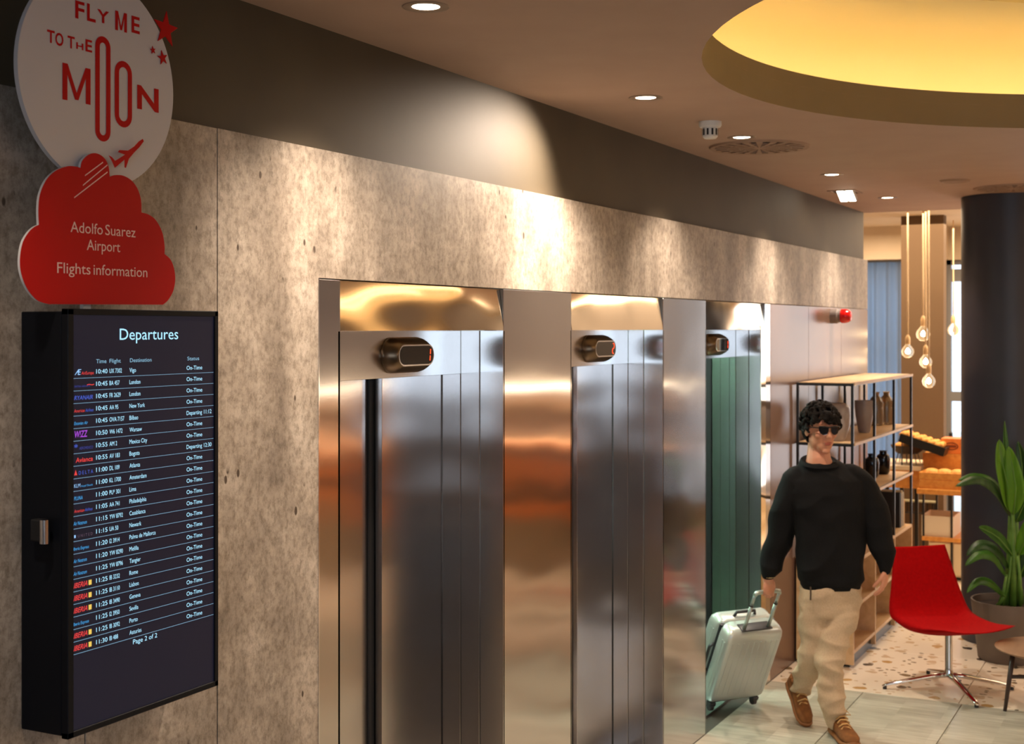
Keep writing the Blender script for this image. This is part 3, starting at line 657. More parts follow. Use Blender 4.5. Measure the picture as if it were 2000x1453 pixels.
def vent(x, y, lb, R=0.25):
    c = pf(x, y, CZ); r = empty('ceiling_vent', c, lb, 'vent', 'round swirl air vents in the ceiling'); T = Matrix.Translation((c.x, c.y, 0))
    MB().lathe([(R - 0.03, CZ - 0.001), (R - 0.03, CZ - 0.008), (R - 0.005, CZ - 0.010), (R, CZ)], 64, T, cap=False).build('outer_ring', M_VENT, r, smooth=True)
    MB().lathe([(0.0005, CZ - 0.0012), (R - 0.028, CZ - 0.0012)], 48, T).build('dark_throat', M_DK, r)
    MB().lathe([(0.0005, CZ - 0.010), (0.035, CZ - 0.010), (0.038, CZ - 0.002)], 32, T).build('hub', M_VENT, r)
    f0 = None
    for k in range(20):
        a = 2*PI*k/20
        if f0 is None:
            f0 = MB().prism([(0.036, -0.004), (R - 0.028, -0.020), (R - 0.028, 0.012), (0.036, 0.004)], -0.010, -0.003, lambda p, q, d: (p, q, d)).build('fin', M_VENT, None); o = f0
        else: o = f0.copy(); COL.objects.link(o)
        o.parent = r; o.rotation_euler = (0, 0, a)
    for rr in (0.095, 0.155):
        MB().lathe([(rr, CZ - 0.011), (rr, CZ - 0.003), (rr + 0.006, CZ - 0.003), (rr + 0.006, CZ - 0.011), (rr, CZ - 0.011)], 48, T, cap=False).build('inner_ring', M_VENT, r)
vent(1483, 286, 'round slotted ceiling vent behind the smoke detector'); vent(1980, 366, 'round slotted ceiling vent in front of the dark column, cut by the right edge')
c = pf(1866, 352, CZ); sp_ = empty('ceiling_speaker', c, 'flat round speaker cover in the ceiling, near the dark column', 'speaker')
MB().lathe([(0.0005, CZ - 0.010), (0.085, CZ - 0.010), (0.095, CZ)], 40, Matrix.Translation((c.x, c.y, 0))).build('cover', M_VENT, sp_, smooth=True)
MB().lathe([(0.07, CZ - 0.0105), (0.074, CZ - 0.012), (0.078, CZ - 0.0105)], 40, Matrix.Translation((c.x, c.y, 0)), cap=False).build('cover_ring', M_DLT, sp_, smooth=True)
c = pf(1650, 374, CZ); gm = empty('gimbal_lamp', c, 'tilted rectangular gimbal lamp recessed in the ceiling at the far end', 'lamp')
T = Matrix.Translation((c.x, c.y, 0)) @ Matrix.Rotation(0.0, 4, 'Z')
mb = MB()
for lo, hi in (((-0.12, -0.09, CZ - 0.006), (0.12, -0.07, CZ)), ((-0.12, 0.07, CZ - 0.006), (0.12, 0.09, CZ)), ((-0.12, -0.07, CZ - 0.006), (-0.10, 0.07, CZ)), ((0.10, -0.07, CZ - 0.006), (0.12, 0.07, CZ))): mb.box(lo, hi, T)
mb.build('trim_frame', M_VENT, gm); box('recess', (c.x - 0.10, c.y - 0.07, CZ - 0.002), (c.x + 0.10, c.y + 0.07, CZ - 0.001), M_DK, gm)
Tt = Matrix.Translation((c.x + 0.01, c.y - 0.01, CZ - 0.012)) @ Matrix.Rotation(math.radians(26), 4, 'Y')
MB().box((-0.075, -0.055, -0.02), (0.075, 0.055, 0.012), Tt, 0.004, 1).build('lamp_head', M_WHITE, gm)
for dy in (-0.028, 0.028): MB().box((-0.066, dy - 0.022, -0.0225), (0.066, dy + 0.022, -0.0202), Tt).build('lens', M_DL, gm)
# red fire beacon on the laminate wall
bz = 2.236; bx = 9.60; bc = empty('alarm_beacon', (bx, 0, bz), 'red domed fire alarm beacon on a grey base, high on the mauve wall', 'alarm')
T = Matrix.Translation((bx, 0, bz)) @ Matrix.Rotation(PI/2, 4, 'X')
MB().lathe([(0.0005, 0.0), (0.052, 0.0), (0.052, 0.045), (0.044, 0.055), (0.044, 0.072)], 28, T).build('base', mat('beacon_grey', hexc(120,110,106), 0.45), bc, smooth=True)
MB().lathe([(0.046, 0.070), (0.050, 0.075), (0.050, 0.10), (0.044, 0.124), (0.030, 0.14), (0.0005, 0.145)], 28, T).build('red_lens', mat('beacon_red', hexc(200,16,12), 0.2), bc, smooth=True)
# ------------------------------------------------------------------ round column, restaurant pillar, curtain
M_COLM = noisy('charcoal_column_paint', hexc(50,53,64), hexc(58,61,72), (1,1,1), 0.42, nscale=2)
cc = Wc(3.425, 9.38, 0)
MB().lathe([(0.305, 0.0), (0.305, 3.058)], 64, Matrix.Translation((cc.x, cc.y, 0))).build('column', M_COLM, None, smooth=True)
COL.objects[-1]['label'] = 'round charcoal column from floor to ceiling behind the potted plant'; COL.objects[-1]['category'] = 'column'
a, b = px_(1760, 900, 13.0), px_(1843, 900, 13.0)
pl_ = box('pillar', (13.0, b.y, 0), (13.15, a.y, 3.2), noisy('brown_pillar_paint', hexc(100,78,56), hexc(108,86,62), (1,1,1), 0.75), None)
tag(pl_, 'square brown pillar behind the hanging bulbs', 'pillar')
M_CURT = mat('grey_blue_curtain', hexc(134,142,152), 0.9); m = M_CURT
tr = N(m, 'ShaderNodeBsdfTranslucent'); tr.inputs[0].default_value = (*hexc(150,168,190), 1); mx = N(m, 'ShaderNodeMixShader'); mx.inputs[0].default_value = 0.75
out = [n for n in m.node_tree.nodes if n.bl_idname == 'ShaderNodeOutputMaterial'][0]; L(m, BS(m).outputs[0], mx.inputs[1]); L(m, tr.outputs[0], mx.inputs[2]); L(m, mx.outputs[0], out.inputs[0])
cu = empty('curtain', (14.35, 0.7, 0), 'grey-blue floor-length pleated curtain at the far window', 'curtain')
def curtain_piece(y0, y1, X, name='curtain_panel'):
    mb = MB(); n = 90; rows_ = []
    for z in (0.02, 0.8, 1.6, 2.4, 2.74, 2.84):
        k = 1.0 if z < 2.5 else 0.6
        rows_.append([Vector((X + k * (0.035*math.sin(i*2*PI/9) + 0.008*math.sin(i*1.3 + z)), y0 + (y1-y0)*i/n, z)) for i in range(n + 1)])
    mb.loft(rows_, cap=False, closed=False); return mb.build(name, M_CURT, cu, smooth='all', fix=False)
curtain_piece(0.35, 1.55, 14.38)
MB().tube([(14.38, 0.2, 2.85), (14.38, 1.7, 2.85)], 0.012).build('curtain_rail', M_ALU, cu)
box('pelmet', (14.2, -0.0, 2.86), (14.6, 2.3, 3.2), M_WARMWALL, cu)
# ------------------------------------------------------------------ bare-bulb pendants
M_CORD = mat('pale_cord', hexc(240,214,176), 0.7); M_SOCK = mat('pendant_socket', hexc(230,196,150), 0.4)
M_BULB = mat('bulb_glass', (1.0, 0.93, 0.82), 0.03); BS(M_BULB).inputs['Transmission Weight'].default_value = 1.0; BS(M_BULB).inputs['IOR'].default_value = 1.12
BS(M_BULB).inputs['Emission Color'].default_value = (1.0, 0.70, 0.38, 1); BS(M_BULB).inputs['Emission Strength'].default_value = 0.25
M_FIL = mat('filament', (1, 1, 1), 0.5, emit=(1.0, 0.72, 0.38), estr=150.0)
def pendant(x, y, Z, lb, rr=0.052, on=True):
    p = pz(x, y, Z); r = empty('pendant_lamp', (p.x, p.y, 3.2), lb, 'lamp', 'bare bulb pendants'); T = Matrix.Translation((p.x, p.y, p.z))
    MB().lathe([(0.0005, -rr), (rr*0.5, -rr*0.87), (rr*0.87, -rr*0.5), (rr, 0), (rr*0.9, rr*0.45), (rr*0.62, rr*0.82), (rr*0.36, rr*1.15), (rr*0.32, rr*1.35)], 24, T).build('glass_globe', M_BULB, r, smooth='all')
    MB().lathe([(0.018, rr*1.2), (0.021, rr*1.3), (0.021, rr*2.2), (0.012, rr*2.6), (0.004, rr*2.8)], 16, T).build('socket', M_SOCK, r, smooth=True)
    if on: MB().lathe([(0.0005, -0.016), (0.013, -0.011), (0.017, 0), (0.013, 0.014), (0.0005, 0.03)], 12, T).build('filament', M_FIL, r, smooth='all')
    else: MB().lathe([(0.004, -0.02), (0.008, 0), (0.004, 0.03)], 8, T).build('filament', M_CHROME, r)
    MB().tube([(p.x, p.y, p.z + rr*2.7), (p.x + 0.004, p.y, p.z + 0.45), (p.x - 0.003, p.y, p.z + 0.8), (p.x, p.y, 3.2)], 0.0065, 6).build('cord', M_CORD, r, smooth='all')
pendant(1773, 687, 11.4, 'leftmost hanging bare bulb, apart from the cluster')
pendant(1803, 653, 11.45, 'highest glowing bare bulb of the cluster before the pillar', 0.058)
pendant(1808, 707, 11.3, 'middle glowing bare bulb of the cluster before the pillar', 0.052)
pendant(1814, 745, 11.2, 'lowest glowing bare bulb of the cluster before the pillar', 0.054)
pendant(1862, 645, 13.2, 'unlit-looking bare bulb in front of the bright narrow window', 0.055, False)
# ------------------------------------------------------------------ open shelf unit: oak base, black frame
SX0, SX1, SY0, SY1 = 8.615, 10.56, -0.382, -0.015
sh = empty('shelf_unit', ((SX0+SX1)/2, (SY0+SY1)/2, 0), 'open shelf unit with oak lower compartments and a thin black metal frame above', 'shelf')
t = 0.022; bays = [SX0, SX0 + (SX1-SX0)/3, SX0 + 2*(SX1-SX0)/3, SX1]
for i, x in enumerate(bays):
    xa = x if i == 0 else (x - t if i == 3 else x - t/2)
    box('side_panel' if i in (0, 3) else 'divider', (xa, SY0, 0.02), (xa + t, SY1, 0.66 if i in (0, 3) else 0.645), M_OAK, sh, 0.001, 1)
for z in (0.085, 0.365, 0.645): box('wood_shelf', (SX0 + t, SY0 + 0.002, z), (SX1 - t, SY1, z + t), M_OAK, sh, 0.001, 1)
box('back_panel', (SX0 + t, SY1 - 0.012, 0.107), (SX1 - t, SY1 - 0.004, 0.645), M_OAK_D, sh)
box('plinth', (SX0 + 0.03, SY0 + 0.03, 0.0), (SX1 - 0.03, SY1 - 0.03, 0.085), M_BLKM, sh)
s_ = 0.017
for x in bays:
    xx = min(max(x, SX0 + s_/2), SX1 - s_/2)
    for y in (SY0 + s_/2, SY1 - s_/2): box('post', (xx - s_/2, y - s_/2, 0.667), (xx + s_/2, y + s_/2, 1.80), M_BLKM, sh)
for z in (1.04, 1.40, 1.783):
    for y in (SY0 + s_/2, SY1 - s_/2): box('rail', (SX0 + s_, y - s_/2, z), (SX1 - s_, y + s_/2, z + s_), M_BLKM, sh)
    for x in (SX0 + s_/2, SX1 - s_/2): box('rail', (x - s_/2, SY0 + s_, z), (x + s_/2, SY1 - s_, z + s_), M_BLKM, sh)
    box('frame_shelf', (SX0 + s_, SY0 + s_, z + 0.006), (SX1 - s_, SY1 - s_, z + s_ + 0.004), M_OAK, sh)
    box('shelf_lip', (SX0 + s_, SY0 - 0.006, z + 0.004), (SX1, SY0 - 0.0005, z + s_ + 0.004), M_OAK, sh)
ZS2, ZS3 = 1.40 + s_ + 0.004, 1.04 + s_ + 0.004
M_CER = noisy('grey_ceramic', hexc(150,140,138), hexc(164,154,150), (4,4,4), 0.3, nscale=3); M_GLB = mat('smoky_beige_glass', hexc(168,146,116), 0.12); BS(M_GLB).inputs['Transmission Weight'].default_value = 0.55
M_BLKC = mat('black_glaze', (0.008, 0.008, 0.01), 0.10)
def vase(prof, x, y, z, mt, lb, n=32, rz=0, g=None):
    o = MB().lathe(prof, n, Matrix.Rotation(rz, 4, 'Z')).build('vase', mt, None, smooth=True); o.location = (x, y, z); tag(o, lb, 'vase', g); return o
def thickv(pr, zt, rt): return [(0.0005, 0)] + pr + [(rt - 0.006, zt), (rt - 0.007, zt - 0.03), (0.0005, zt - 0.06)]
vx = lambda x, Y: py_(x, 900, Y).x
vase(thickv([(0.060, 0), (0.075, 0.02), (0.098, 0.10), (0.102, 0.17), (0.096, 0.215), (0.080, 0.235), (0.062, 0.245)], 0.245, 0.062), vx(1630, -0.22), -0.22, ZS2, M_CER, 'large pale grey shouldered vase on the black frame shelf, behind the man')
vase(thickv([(0.034, 0), (0.042, 0.01), (0.060, 0.12), (0.066, 0.19), (0.066, 0.225)], 0.225, 0.066), vx(1688, -0.24), -0.24, ZS2, M_CER, 'tapering grey vase, wide at the top, in the middle of the black frame shelf')
bott = [(0.046, 0), (0.054, 0.01), (0.056, 0.12), (0.054, 0.17), (0.038, 0.205), (0.022, 0.222), (0.021, 0.238), (0.029, 0.248)]
vase(thickv(bott, 0.25, 0.029), vx(1711, -0.16), -0.16, ZS2, M_GLB, 'smoky glass bottle vase, the left one of the pair')
vase(thickv(bott, 0.25, 0.029), vx(1731, -0.21), -0.21, ZS2, M_GLB, 'smoky glass bottle vase, the right one of the pair, nearer the window')
jar = [(0.036, 0), (0.048, 0.02), (0.052, 0.11), (0.046, 0.14), (0.028, 0.152), (0.027, 0.168), (0.033, 0.174)]
vase(thickv(jar, 0.175, 0.033), vx(1703, -0.20), -0.20, ZS3, M_BLKC, 'glossy black jar beside the man shoulder, half hidden')
vase(thickv(jar, 0.175, 0.033), vx(1725, -0.22), -0.22, ZS3, M_BLKC, 'glossy black jar on the middle frame shelf, fully seen')
# upright books and folders on top of the oak base
xb = vx(1746, -0.3)
for i, (th, h, d, ml, c_) in enumerate(((0.035, 0.26, 0.20, 'black', (22,22,24)), (0.03, 0.25, 0.19, 'dark grey', (52,50,50)), (0.022, 0.27, 0.20, 'cream', (226,206,170)), (0.03, 0.24, 0.19, 'charcoal', (34,34,38)), (0.02, 0.25, 0.2, 'ivory', (232,222,200)), (0.028, 0.19, 0.17, 'tan', (190,150,104)))):
    o = empty('book', (xb, -0.24, 0.668), '%s upright folder in the row on the oak base' % ml, 'book', 'folders on the oak base'); cm = mat('cover_' + str(i), hexc(*c_), 0.6)
    box('cover', (xb, -0.34, 0.668), (xb + 0.003, -0.34 + d, 0.668 + h), cm, o); box('cover', (xb + th - 0.003, -0.34, 0.668), (xb + th, -0.34 + d, 0.668 + h), cm, o)
    box('spine', (xb, -0.343, 0.668), (xb + th, -0.34, 0.668 + h), cm, o); box('pages', (xb + 0.003, -0.34, 0.671), (xb + th - 0.003, -0.345 + d, 0.665 + h), mat('pages', hexc(230,222,205), 0.8) if 'pages' not in bpy.data.materials else bpy.data.materials['pages'], o)
    xb += th + 0.004
# ------------------------------------------------------------------ buffet behind the column
BX = 11.95
M_BUTCH = wood('orange_butcher_block', hexc(214,140,62), hexc(236,170,88), (1, 8, 8)); M_CREAM = mat('cream_lacquer', hexc(232,214,182), 0.4)
M_CRUST = noisy('bread_crust', hexc(214,140,60), hexc(240,182,96), (20,20,20), 0.6, nscale=2, bmp=0.2)
def span(x0, x1, X, y=900): a = px_(x0, y, X); b = px_(x1, y, X); return b.y, a.y      # y range
def zat(y, X, x=1830): return px_(x, y, X).z
bt = empty('buffet_table', (BX + 0.35, -0.3, 0), 'orange wood buffet table on thin black legs behind the shelf unit', 'table')
y0, y1 = span(1790, 1925, BX); y1b = span(1700, 1925, BX)[1]
box('table_top', (BX, y0, 0.73), (BX + 0.75, y1, 0.775), M_BUTCH, bt, 0.006, 2)
for yy in (y1 - 0.05, y0 + 0.05, (y0+y1)/2):
    for xx in (BX + 0.05, BX + 0.7): box('leg', (xx - 0.008, yy - 0.008, 0.0), (xx + 0.008, yy + 0.008, 0.73), M_BLKM, bt)
box('under_shelf', (BX + 0.02, y0 + 0.02, 0.33), (BX + 0.7, y1 - 0.04, 0.365), M_BUTCH, bt, 0.003, 1)
cb = empty('cream_cabinet', (BX + 0.4, (y0+y1)/2, 0), 'low cream cabinet under the shelf of the buffet table', 'cabinet')
box('body', (BX + 0.06, y0 + 0.07, 0.03), (BX + 0.68, y1 - 0.09, 0.325), M_CREAM, cb, 0.003, 1); box('plinth', (BX + 0.1, y0 + 0.1, 0.0), (BX + 0.6, y1 - 0.12, 0.03), M_BLKM, cb)
for k in range(2): ya = y0 + 0.08 + k*(y1-y0-0.17)/2; box('door', (BX + 0.048, ya, 0.045), (BX + 0.06, ya + (y1-y0-0.19)/2, 0.315), M_CREAM, cb, 0.002, 1)
# long cream counter running to the left behind the shelf unit
lc = empty('cream_counter', (12.9, 0.6, 0), 'long cream-topped counter running behind the shelf unit', 'counter')
ya, yb = span(1690, 1798, 12.2)
box('counter_top', (12.2, ya, 0.90), (12.85, yb, 0.94), M_CREAM, lc, 0.004, 1); box('counter_front', (12.24, ya + 0.02, 0.74), (12.8, yb - 0.02, 0.90), M_BUTCH, lc)
for k in range(4):
    yk = ya + 0.05 + k*(yb-ya-0.1)/3; box('leg', (12.27, yk - 0.015, 0), (12.30, yk + 0.015, 0.74), M_BLKM, lc)
def crate(name, lb, x0, x1, z0, h, X, d, mt, cat='crate', slats=True):
    a, b = span(x0, x1, X); r = empty(name, (X + d/2, (a+b)/2, z0), lb, cat); t = 0.012
    box('floor_board', (X, a, z0), (X + d, b, z0 + t), mt, r)
    n = 2 if slats else 1
    for k in range(n):
        za = z0 + t + k*(h-t)/n + (0.004 if k else 0); zb = z0 + t + (k+1)*(h-t)/n
        box('front_board', (X, a, za), (X + t, b, zb), mt, r, 0.001, 1); box('back_board', (X + d - t, a, za), (X + d, b, zb), mt, r)
        box('side_board', (X + t, a, za), (X + d - t, a + t, zb), mt, r); box('side_board', (X + t, b - t, za), (X + d - t, b, zb), mt, r)
    return r, a, b
def bread(x, y, z, L_, w_, h_, lb, g, rz=0.0, cres=False):
    mb = MB(); rings = []; n = 13
    for i in range(n):
        t = i/(n-1)*2 - 1; q = math.sqrt(max(1 - abs(t)**2.4, 0.0)) * (1 + (0.10*math.sin(i*2.1) if cres else 0)) + 0.02
        off = (0.35*L_*t*t if cres else 0)
        rings.append([Vector((off + 0.5*w_*q*math.cos(a), 0.5*L_*t, h_*0.42 + 0.5*h_*q*math.sin(a))) for a in (2*PI*k/10 for k in range(10))])
    mb.loft(rings); o = mb.build('croissant' if cres else 'bread_loaf', M_CRUST, None, smooth='all'); o.location = (x, y, z); o.rotation_euler = (0, 0, rz)
    return tag(o, lb, 'pastry' if cres else 'bread', g)
r_, a, b = crate('bread_box', 'orange wooden bread box full of pale loaves on the buffet table', 1795, 1915, 0.777, 0.135, BX + 0.03, 0.34, M_BUTCH)
for k in range(4):
    for j in range(1): bread(BX + 0.12, a + 0.09 + k*(b-a-0.18)/3, 0.835, 0.15, 0.12, 0.12, 'pale loaf in the orange bread box, ' + ('farthest right', 'second from the right', 'second from the left', 'farthest left')[k], 'loaves in the bread box', rz=0.1*(k-2))
r_, a, b = crate('wooden_crate', 'darker slatted wooden crate standing behind the bread box', 1802, 1915, 0.777, 0.25, BX + 0.40, 0.30, M_BUTCH)
M_LOG = mat('burnt_logo', hexc(120,52,24), 0.6)
box('crate_lid', (BX + 0.40, a, 1.028), (BX + 0.70, b, 1.045), M_BUTCH, r_)
# crate with an oval emblem, upright on the lid
a, b = span(1838, 1895, BX + 0.42); lo_z = 1.047
ec = empty('emblem_crate', (BX + 0.5, (a+b)/2, lo_z), 'orange-brown wooden box with a dark oval emblem, on top of the slatted crate', 'box')
box('box_body', (BX + 0.42, a, lo_z), (BX + 0.62, b, lo_z + 0.135), wood('reddish_wood', hexc(214,120,54), hexc(232,144,74), (1, 6, 6)), ec, 0.004, 1)
em = px_(1858, 882, BX + 0.42); mb = MB(); n = 28
ov = lambda r1, r2: [(em.y + r1*math.cos(2*PI*k/n), lo_z + 0.066 + r2*math.sin(2*PI*k/n)) for k in range(n)]
O, I = ov(0.060, 0.034), ov(0.050, 0.025)
vo = [mb.bm.verts.new((BX + 0.4185, p, q)) for p, q in O]; vi = [mb.bm.verts.new((BX + 0.4185, p, q)) for p, q in I]
for i in range(n): j = (i+1) % n; mb.bm.faces.new((vo[i], vo[j], vi[j], vi[i]))
mb.build('oval_emblem', M_LOG, ec); box('emblem_band', (BX + 0.418, em.y - 0.042, lo_z + 0.056), (BX + 0.4195, em.y + 0.042, lo_z + 0.076), M_LOG, ec)
# black sloping tray of croissants on a stand
pc = px_(1803, 868, BX + 0.35)
tr_ = empty('pastry_tray', pc, 'black sloping tray heaped with golden croissants', 'tray')
T = Matrix.Translation((pc.x, pc.y, pc.z - 0.03)) @ Matrix.Rotation(math.radians(17), 4, 'X')
MB().box((-0.13, -0.20, 0), (0.13, 0.20, 0.012), T).build('tray_floor', M_BLKM, tr_)
for lo, hi in (((-0.13, -0.20, 0.012), (-0.12, 0.20, 0.075)), ((0.12, -0.20, 0.012), (0.13, 0.20, 0.075)), ((-0.12, -0.20, 0.012), (0.12, -0.19, 0.075)), ((-0.12, 0.19, 0.012), (0.12, 0.20, 0.075))): MB().box(lo, hi, T).build('tray_side', M_BLKM, tr_)
for yy in (-0.17, 0.17): 
    q = T @ Vector((0, yy, 0)); MB().tube([(q.x - 0.1, q.y, q.z), (q.x - 0.11, q.y, 0.945 if yy > 0 else 1.046)], 0.006, 6).build('stand_leg', M_BLKM, tr_); MB().tube([(q.x + 0.1, q.y, q.z), (q.x + 0.11, q.y, 0.945 if yy > 0 else 1.046)], 0.006, 6).build('stand_leg', M_BLKM, tr_)
for k in range(6):
    for j in range(2):
        q = T @ Vector((-0.06 + 0.12*j, -0.15 + 0.06*k, 0.055)); o = bread(q.x, q.y, q.z, 0.12, 0.055, 0.055, 'golden croissant on the sloping black tray', 'croissants on the black tray', rz=0.9 + 0.4*math.sin(k*3+j), cres=True)
# wire-footed bowl of fruit/rolls
pb = px_(1776, 893, BX + 0.22); pbz = 0.777 + 0.10
bw = empty('bread_basket', (pb.x, pb.y, 0.777), 'dark oval basket of rolls on a black wire stand, left of the bread box', 'basket')
T = Matrix.Translation((12.42, pb.y + 0.06, 0)); z0 = 0.941
MB().lathe([(0.09, z0 + 0.09), (0.13, z0 + 0.12), (0.15, z0 + 0.165), (0.145, z0 + 0.165), (0.12, z0 + 0.125), (0.0005, z0 + 0.105)], 28, T).build('bowl', mat('dark_wicker', hexc(60,44,34), 0.7), bw, smooth=True)
for k in range(4):
    a_ = PI/4 + k*PI/2; MB().tube([T @ Vector((0.10*math.cos(a_), 0.10*math.sin(a_), z0 + 0.10)), T @ Vector((0.13*math.cos(a_), 0.13*math.sin(a_), z0 + 0.002))], 0.004, 6).build('stand_leg', M_BLKM, bw)
for k in range(7):
    a_ = 2*PI*k/6; rr = 0.085 if k < 6 else 0; bread(12.42 + rr*math.cos(a_), pb.y + 0.06 + rr*math.sin(a_), z0 + 0.13 + (0.02 if k == 6 else 0), 0.09, 0.075, 0.06, 'round roll heaped in the dark basket', 'rolls in the basket', rz=k)
# small things on the crate lid
q = px_(1817, 846, BX + 0.5)
MB().lathe([(0.0005, 0), (0.036, 0), (0.036, 0.08), (0.038, 0.083), (0.0005, 0.085)], 24, Matrix.Translation((13.0 - 0.2, q.y + 0.02, 0.0))).build('t', M_CHROME)
o = COL.objects[-1]; o.name = 'metal_canister'; o.location = (0, 0, q.z - 0.03 if False else 0.942); tag(o, 'small shiny metal canister behind the croissant tray', 'canister')
kn = empty('bread_knife', (BX + 0.45, 0, 1.05), 'bread knife with a red handle lying by the emblem box', 'knife')
ka, kb = px_(1811, 878, BX + 0.43), px_(1838, 893, BX + 0.43)
mid = ka.lerp(kb, 0.3); ka.z = 1.085; mid.z = 1.075; kb.z = 1.052
MB().tube([ka, mid], 0.009, 8).build('red_handle', mat('red_handle', hexc(210,40,30), 0.4), kn, smooth='all'); MB().tube([mid, kb], [0.007, 0.003], 6).build('blade', M_CHROME, kn)
# white crate under the table and the metal stool in front of it
crate('white_crate', 'white open crate on the under-shelf of the buffet table', 1800, 1862, 0.366, 0.175, BX + 0.05, 0.4, mat('white_paint_wood', hexc(238,226,204), 0.5), slats=False)
st = empty('white_stool', (13.1, 0.35, 0), 'pale metal chair with dark spindles behind the buffet table', 'chair')
p = px_(1805, 975, 13.0); zt = 0.55
box('seat', (12.95, p.y - 0.12, zt - 0.02), (13.30, p.y + 0.20, zt), mat('pale_green_metal', hexc(190,190,160), 0.4), st, 0.008, 2)
for dy in (-0.10, 0.18):
    for dx in (0.02, 0.33): MB().tube([(12.95 + dx, p.y + dy, zt - 0.02), (12.95 + dx + (dx-0.17)*0.15, p.y + dy*1.25, 0)], 0.009, 8).build('leg', M_BLKM, st)
for k in range(6): MB().tube([(12.97, p.y - 0.08 + k*0.045, zt - 0.02), (12.97, p.y - 0.08 + k*0.045, zt - 0.12)], 0.005, 6).build('spindle', M_BLKM, st)
MB().tube([(12.97, p.y - 0.10, zt - 0.12), (12.97, p.y + 0.18, zt - 0.12)], 0.006, 6).build('cross_rail', M_BLKM, st)
sc_ = empty('drink_dispenser', px_(1857, 866, 13.6), 'slim dark pump dispenser on a pole silhouetted against the bright narrow window', 'dispenser')
q = px_(1857, 866, 13.7); MB().lathe([(0.0005, -q.z), (0.10, -q.z), (0.03, -q.z + 0.03), (0.03, -0.10), (0.02, -0.02), (0.018, 0.10), (0.0005, 0.12)], 16, Matrix.Translation(q)).build('body', M_BLKM, sc_, smooth=True)
MB().tube([q + Vector((0, 0.07, 0.0)), q + Vector((0, -0.07, 0.0))], 0.012, 8).build('spout', M_BLKM, sc_)
# ------------------------------------------------------------------ red lounge chair on a steel swivel base
M_REDF = noisy('red_wool', hexc(152, 1, 5), hexc(168, 3, 7), (1,1,1), 0.9, nscale=60, bmp=0.15, dist=0.001, Specular_IOR_Level=0.1)
CHO = Wc(2.545, 8.26, 0); FD = (-FWD * 0.965 + RGT * 0.26).normalized(); WD = (RGT * 0.965 + FWD * 0.26).normalized()
chair = empty('lounge_chair', CHO + FD * 0.22, 'armless red upholstered lounge chair on a polished four-star swivel base', 'chair')
prof = [(-0.150, 0.800, 0.180, 0.010), (-0.118, 0.69, 0.204, 0.018), (-0.088, 0.57, 0.232, 0.024), (-0.062, 0.475, 0.258, 0.032), (-0.030, 0.412, 0.272, 0.044), (0.03, 0.376, 0.280, 0.058), (0.15, 0.362, 0.280, 0.064), (0.28, 0.366, 0.272, 0.048), (0.41, 0.386, 0.256, 0.024), (0.52, 0.405, 0.236, 0.006)]
def crv(P_, n=6):
    out = []
    for i in range(len(P_) - 1):
        p0, p1, p2, p3 = P_[max(i-1, 0)], P_[i], P_[i+1], P_[min(i+2, len(P_)-1)]
        for j in range(n):
            t = j/n; out.append(tuple(0.5*((2*b) + (-a + c)*t + (2*a - 5*b + 4*c - d)*t*t + (-a + 3*b - 3*c + d)*t**3) for a, b, c, d in zip(p0, p1, p2, p3)))
    out.append(tuple(P_[-1])); return out
pr = crv(prof); rings = []
for i, (f, z, hw, th) in enumerate(pr):
    a_, b_ = pr[max(i-1, 0)], pr[min(i+1, len(pr)-1)]; tv = Vector((b_[0]-a_[0], b_[1]-a_[1])).normalized(); nv = Vector((tv.y, -tv.x)) * -1
    if nv.y < 0 and f > 0.1: nv = -nv
    ring = []; m_ = 12
    for k in range(m_ + 1):
        u = -1 + 2*k/m_; ring.append((u, 1))
    for k in range(m_ + 1):
        u = 1 - 2*k/m_; ring.append((u, -1))
    R_ = []
    for u, s__ in ring:
        e = max(1 - abs(u)**6, 0)**0.5 if abs(u) < 1 else 0.0
        lift = 0.030 * abs(u)**2.2
        off = (th * 0.5 * e * s__ * (1.0 if s__ > 0 else 1.0)) + lift
        p2 = Vector((f, z)) + nv * off
        R_.append(CHO + FD * p2.x + UP * p2.y + WD * (u * hw))
    rings.append(R_)
mb = MB(); mb.loft(rings); bmesh.ops.remove_doubles(mb.bm, verts=mb.bm.verts, dist=1e-4); mb.build('seat_shell', M_REDF, chair, smooth='all')
BC = CHO + FD * 0.20
MB().lathe([(0.0005, 0.09), (0.030, 0.09), (0.026, 0.11), (0.022, 0.13), (0.022, 0.325), (0.060, 0.335), (0.065, 0.350), (0.0005, 0.352)], 28, Matrix.Translation((BC.x, BC.y, 0))).build('column', M_CHROME, chair, smooth=True)
for lat, zz in ((-1, 0.06), (1, 0.0), (0.10, -1), (-0.02, 1)):
    d = (RGT * lat + FWD * zz).normalized(); s_ = d.cross(UP)
    rings = []
    for t_, hh, ww, zc in ((0.0, 0.032, 0.022, 0.092), (0.10, 0.028, 0.020, 0.080), (0.25, 0.022, 0.018, 0.050), (0.36, 0.018, 0.016, 0.028), (0.39, 0.010, 0.010, 0.018)):
        c_ = BC + d * t_; c_.z = zc; rings.append([c_ + s_ * (ww * math.cos(q)) + UP * (hh * 0.5 * math.sin(q)) for q in (2*PI*k/10 for k in range(10))])
    lg_ = MB().loft(rings).build('base_leg', M_CHROME, chair, smooth='all')
    g_ = BC + d * 0.375; MB().lathe([(0.0005, 0.0), (0.012, 0.0), (0.012, 0.02), (0.0005, 0.022)], 12, Matrix.Translation((g_.x, g_.y, 0))).build('glide', M_BLKM, lg_)
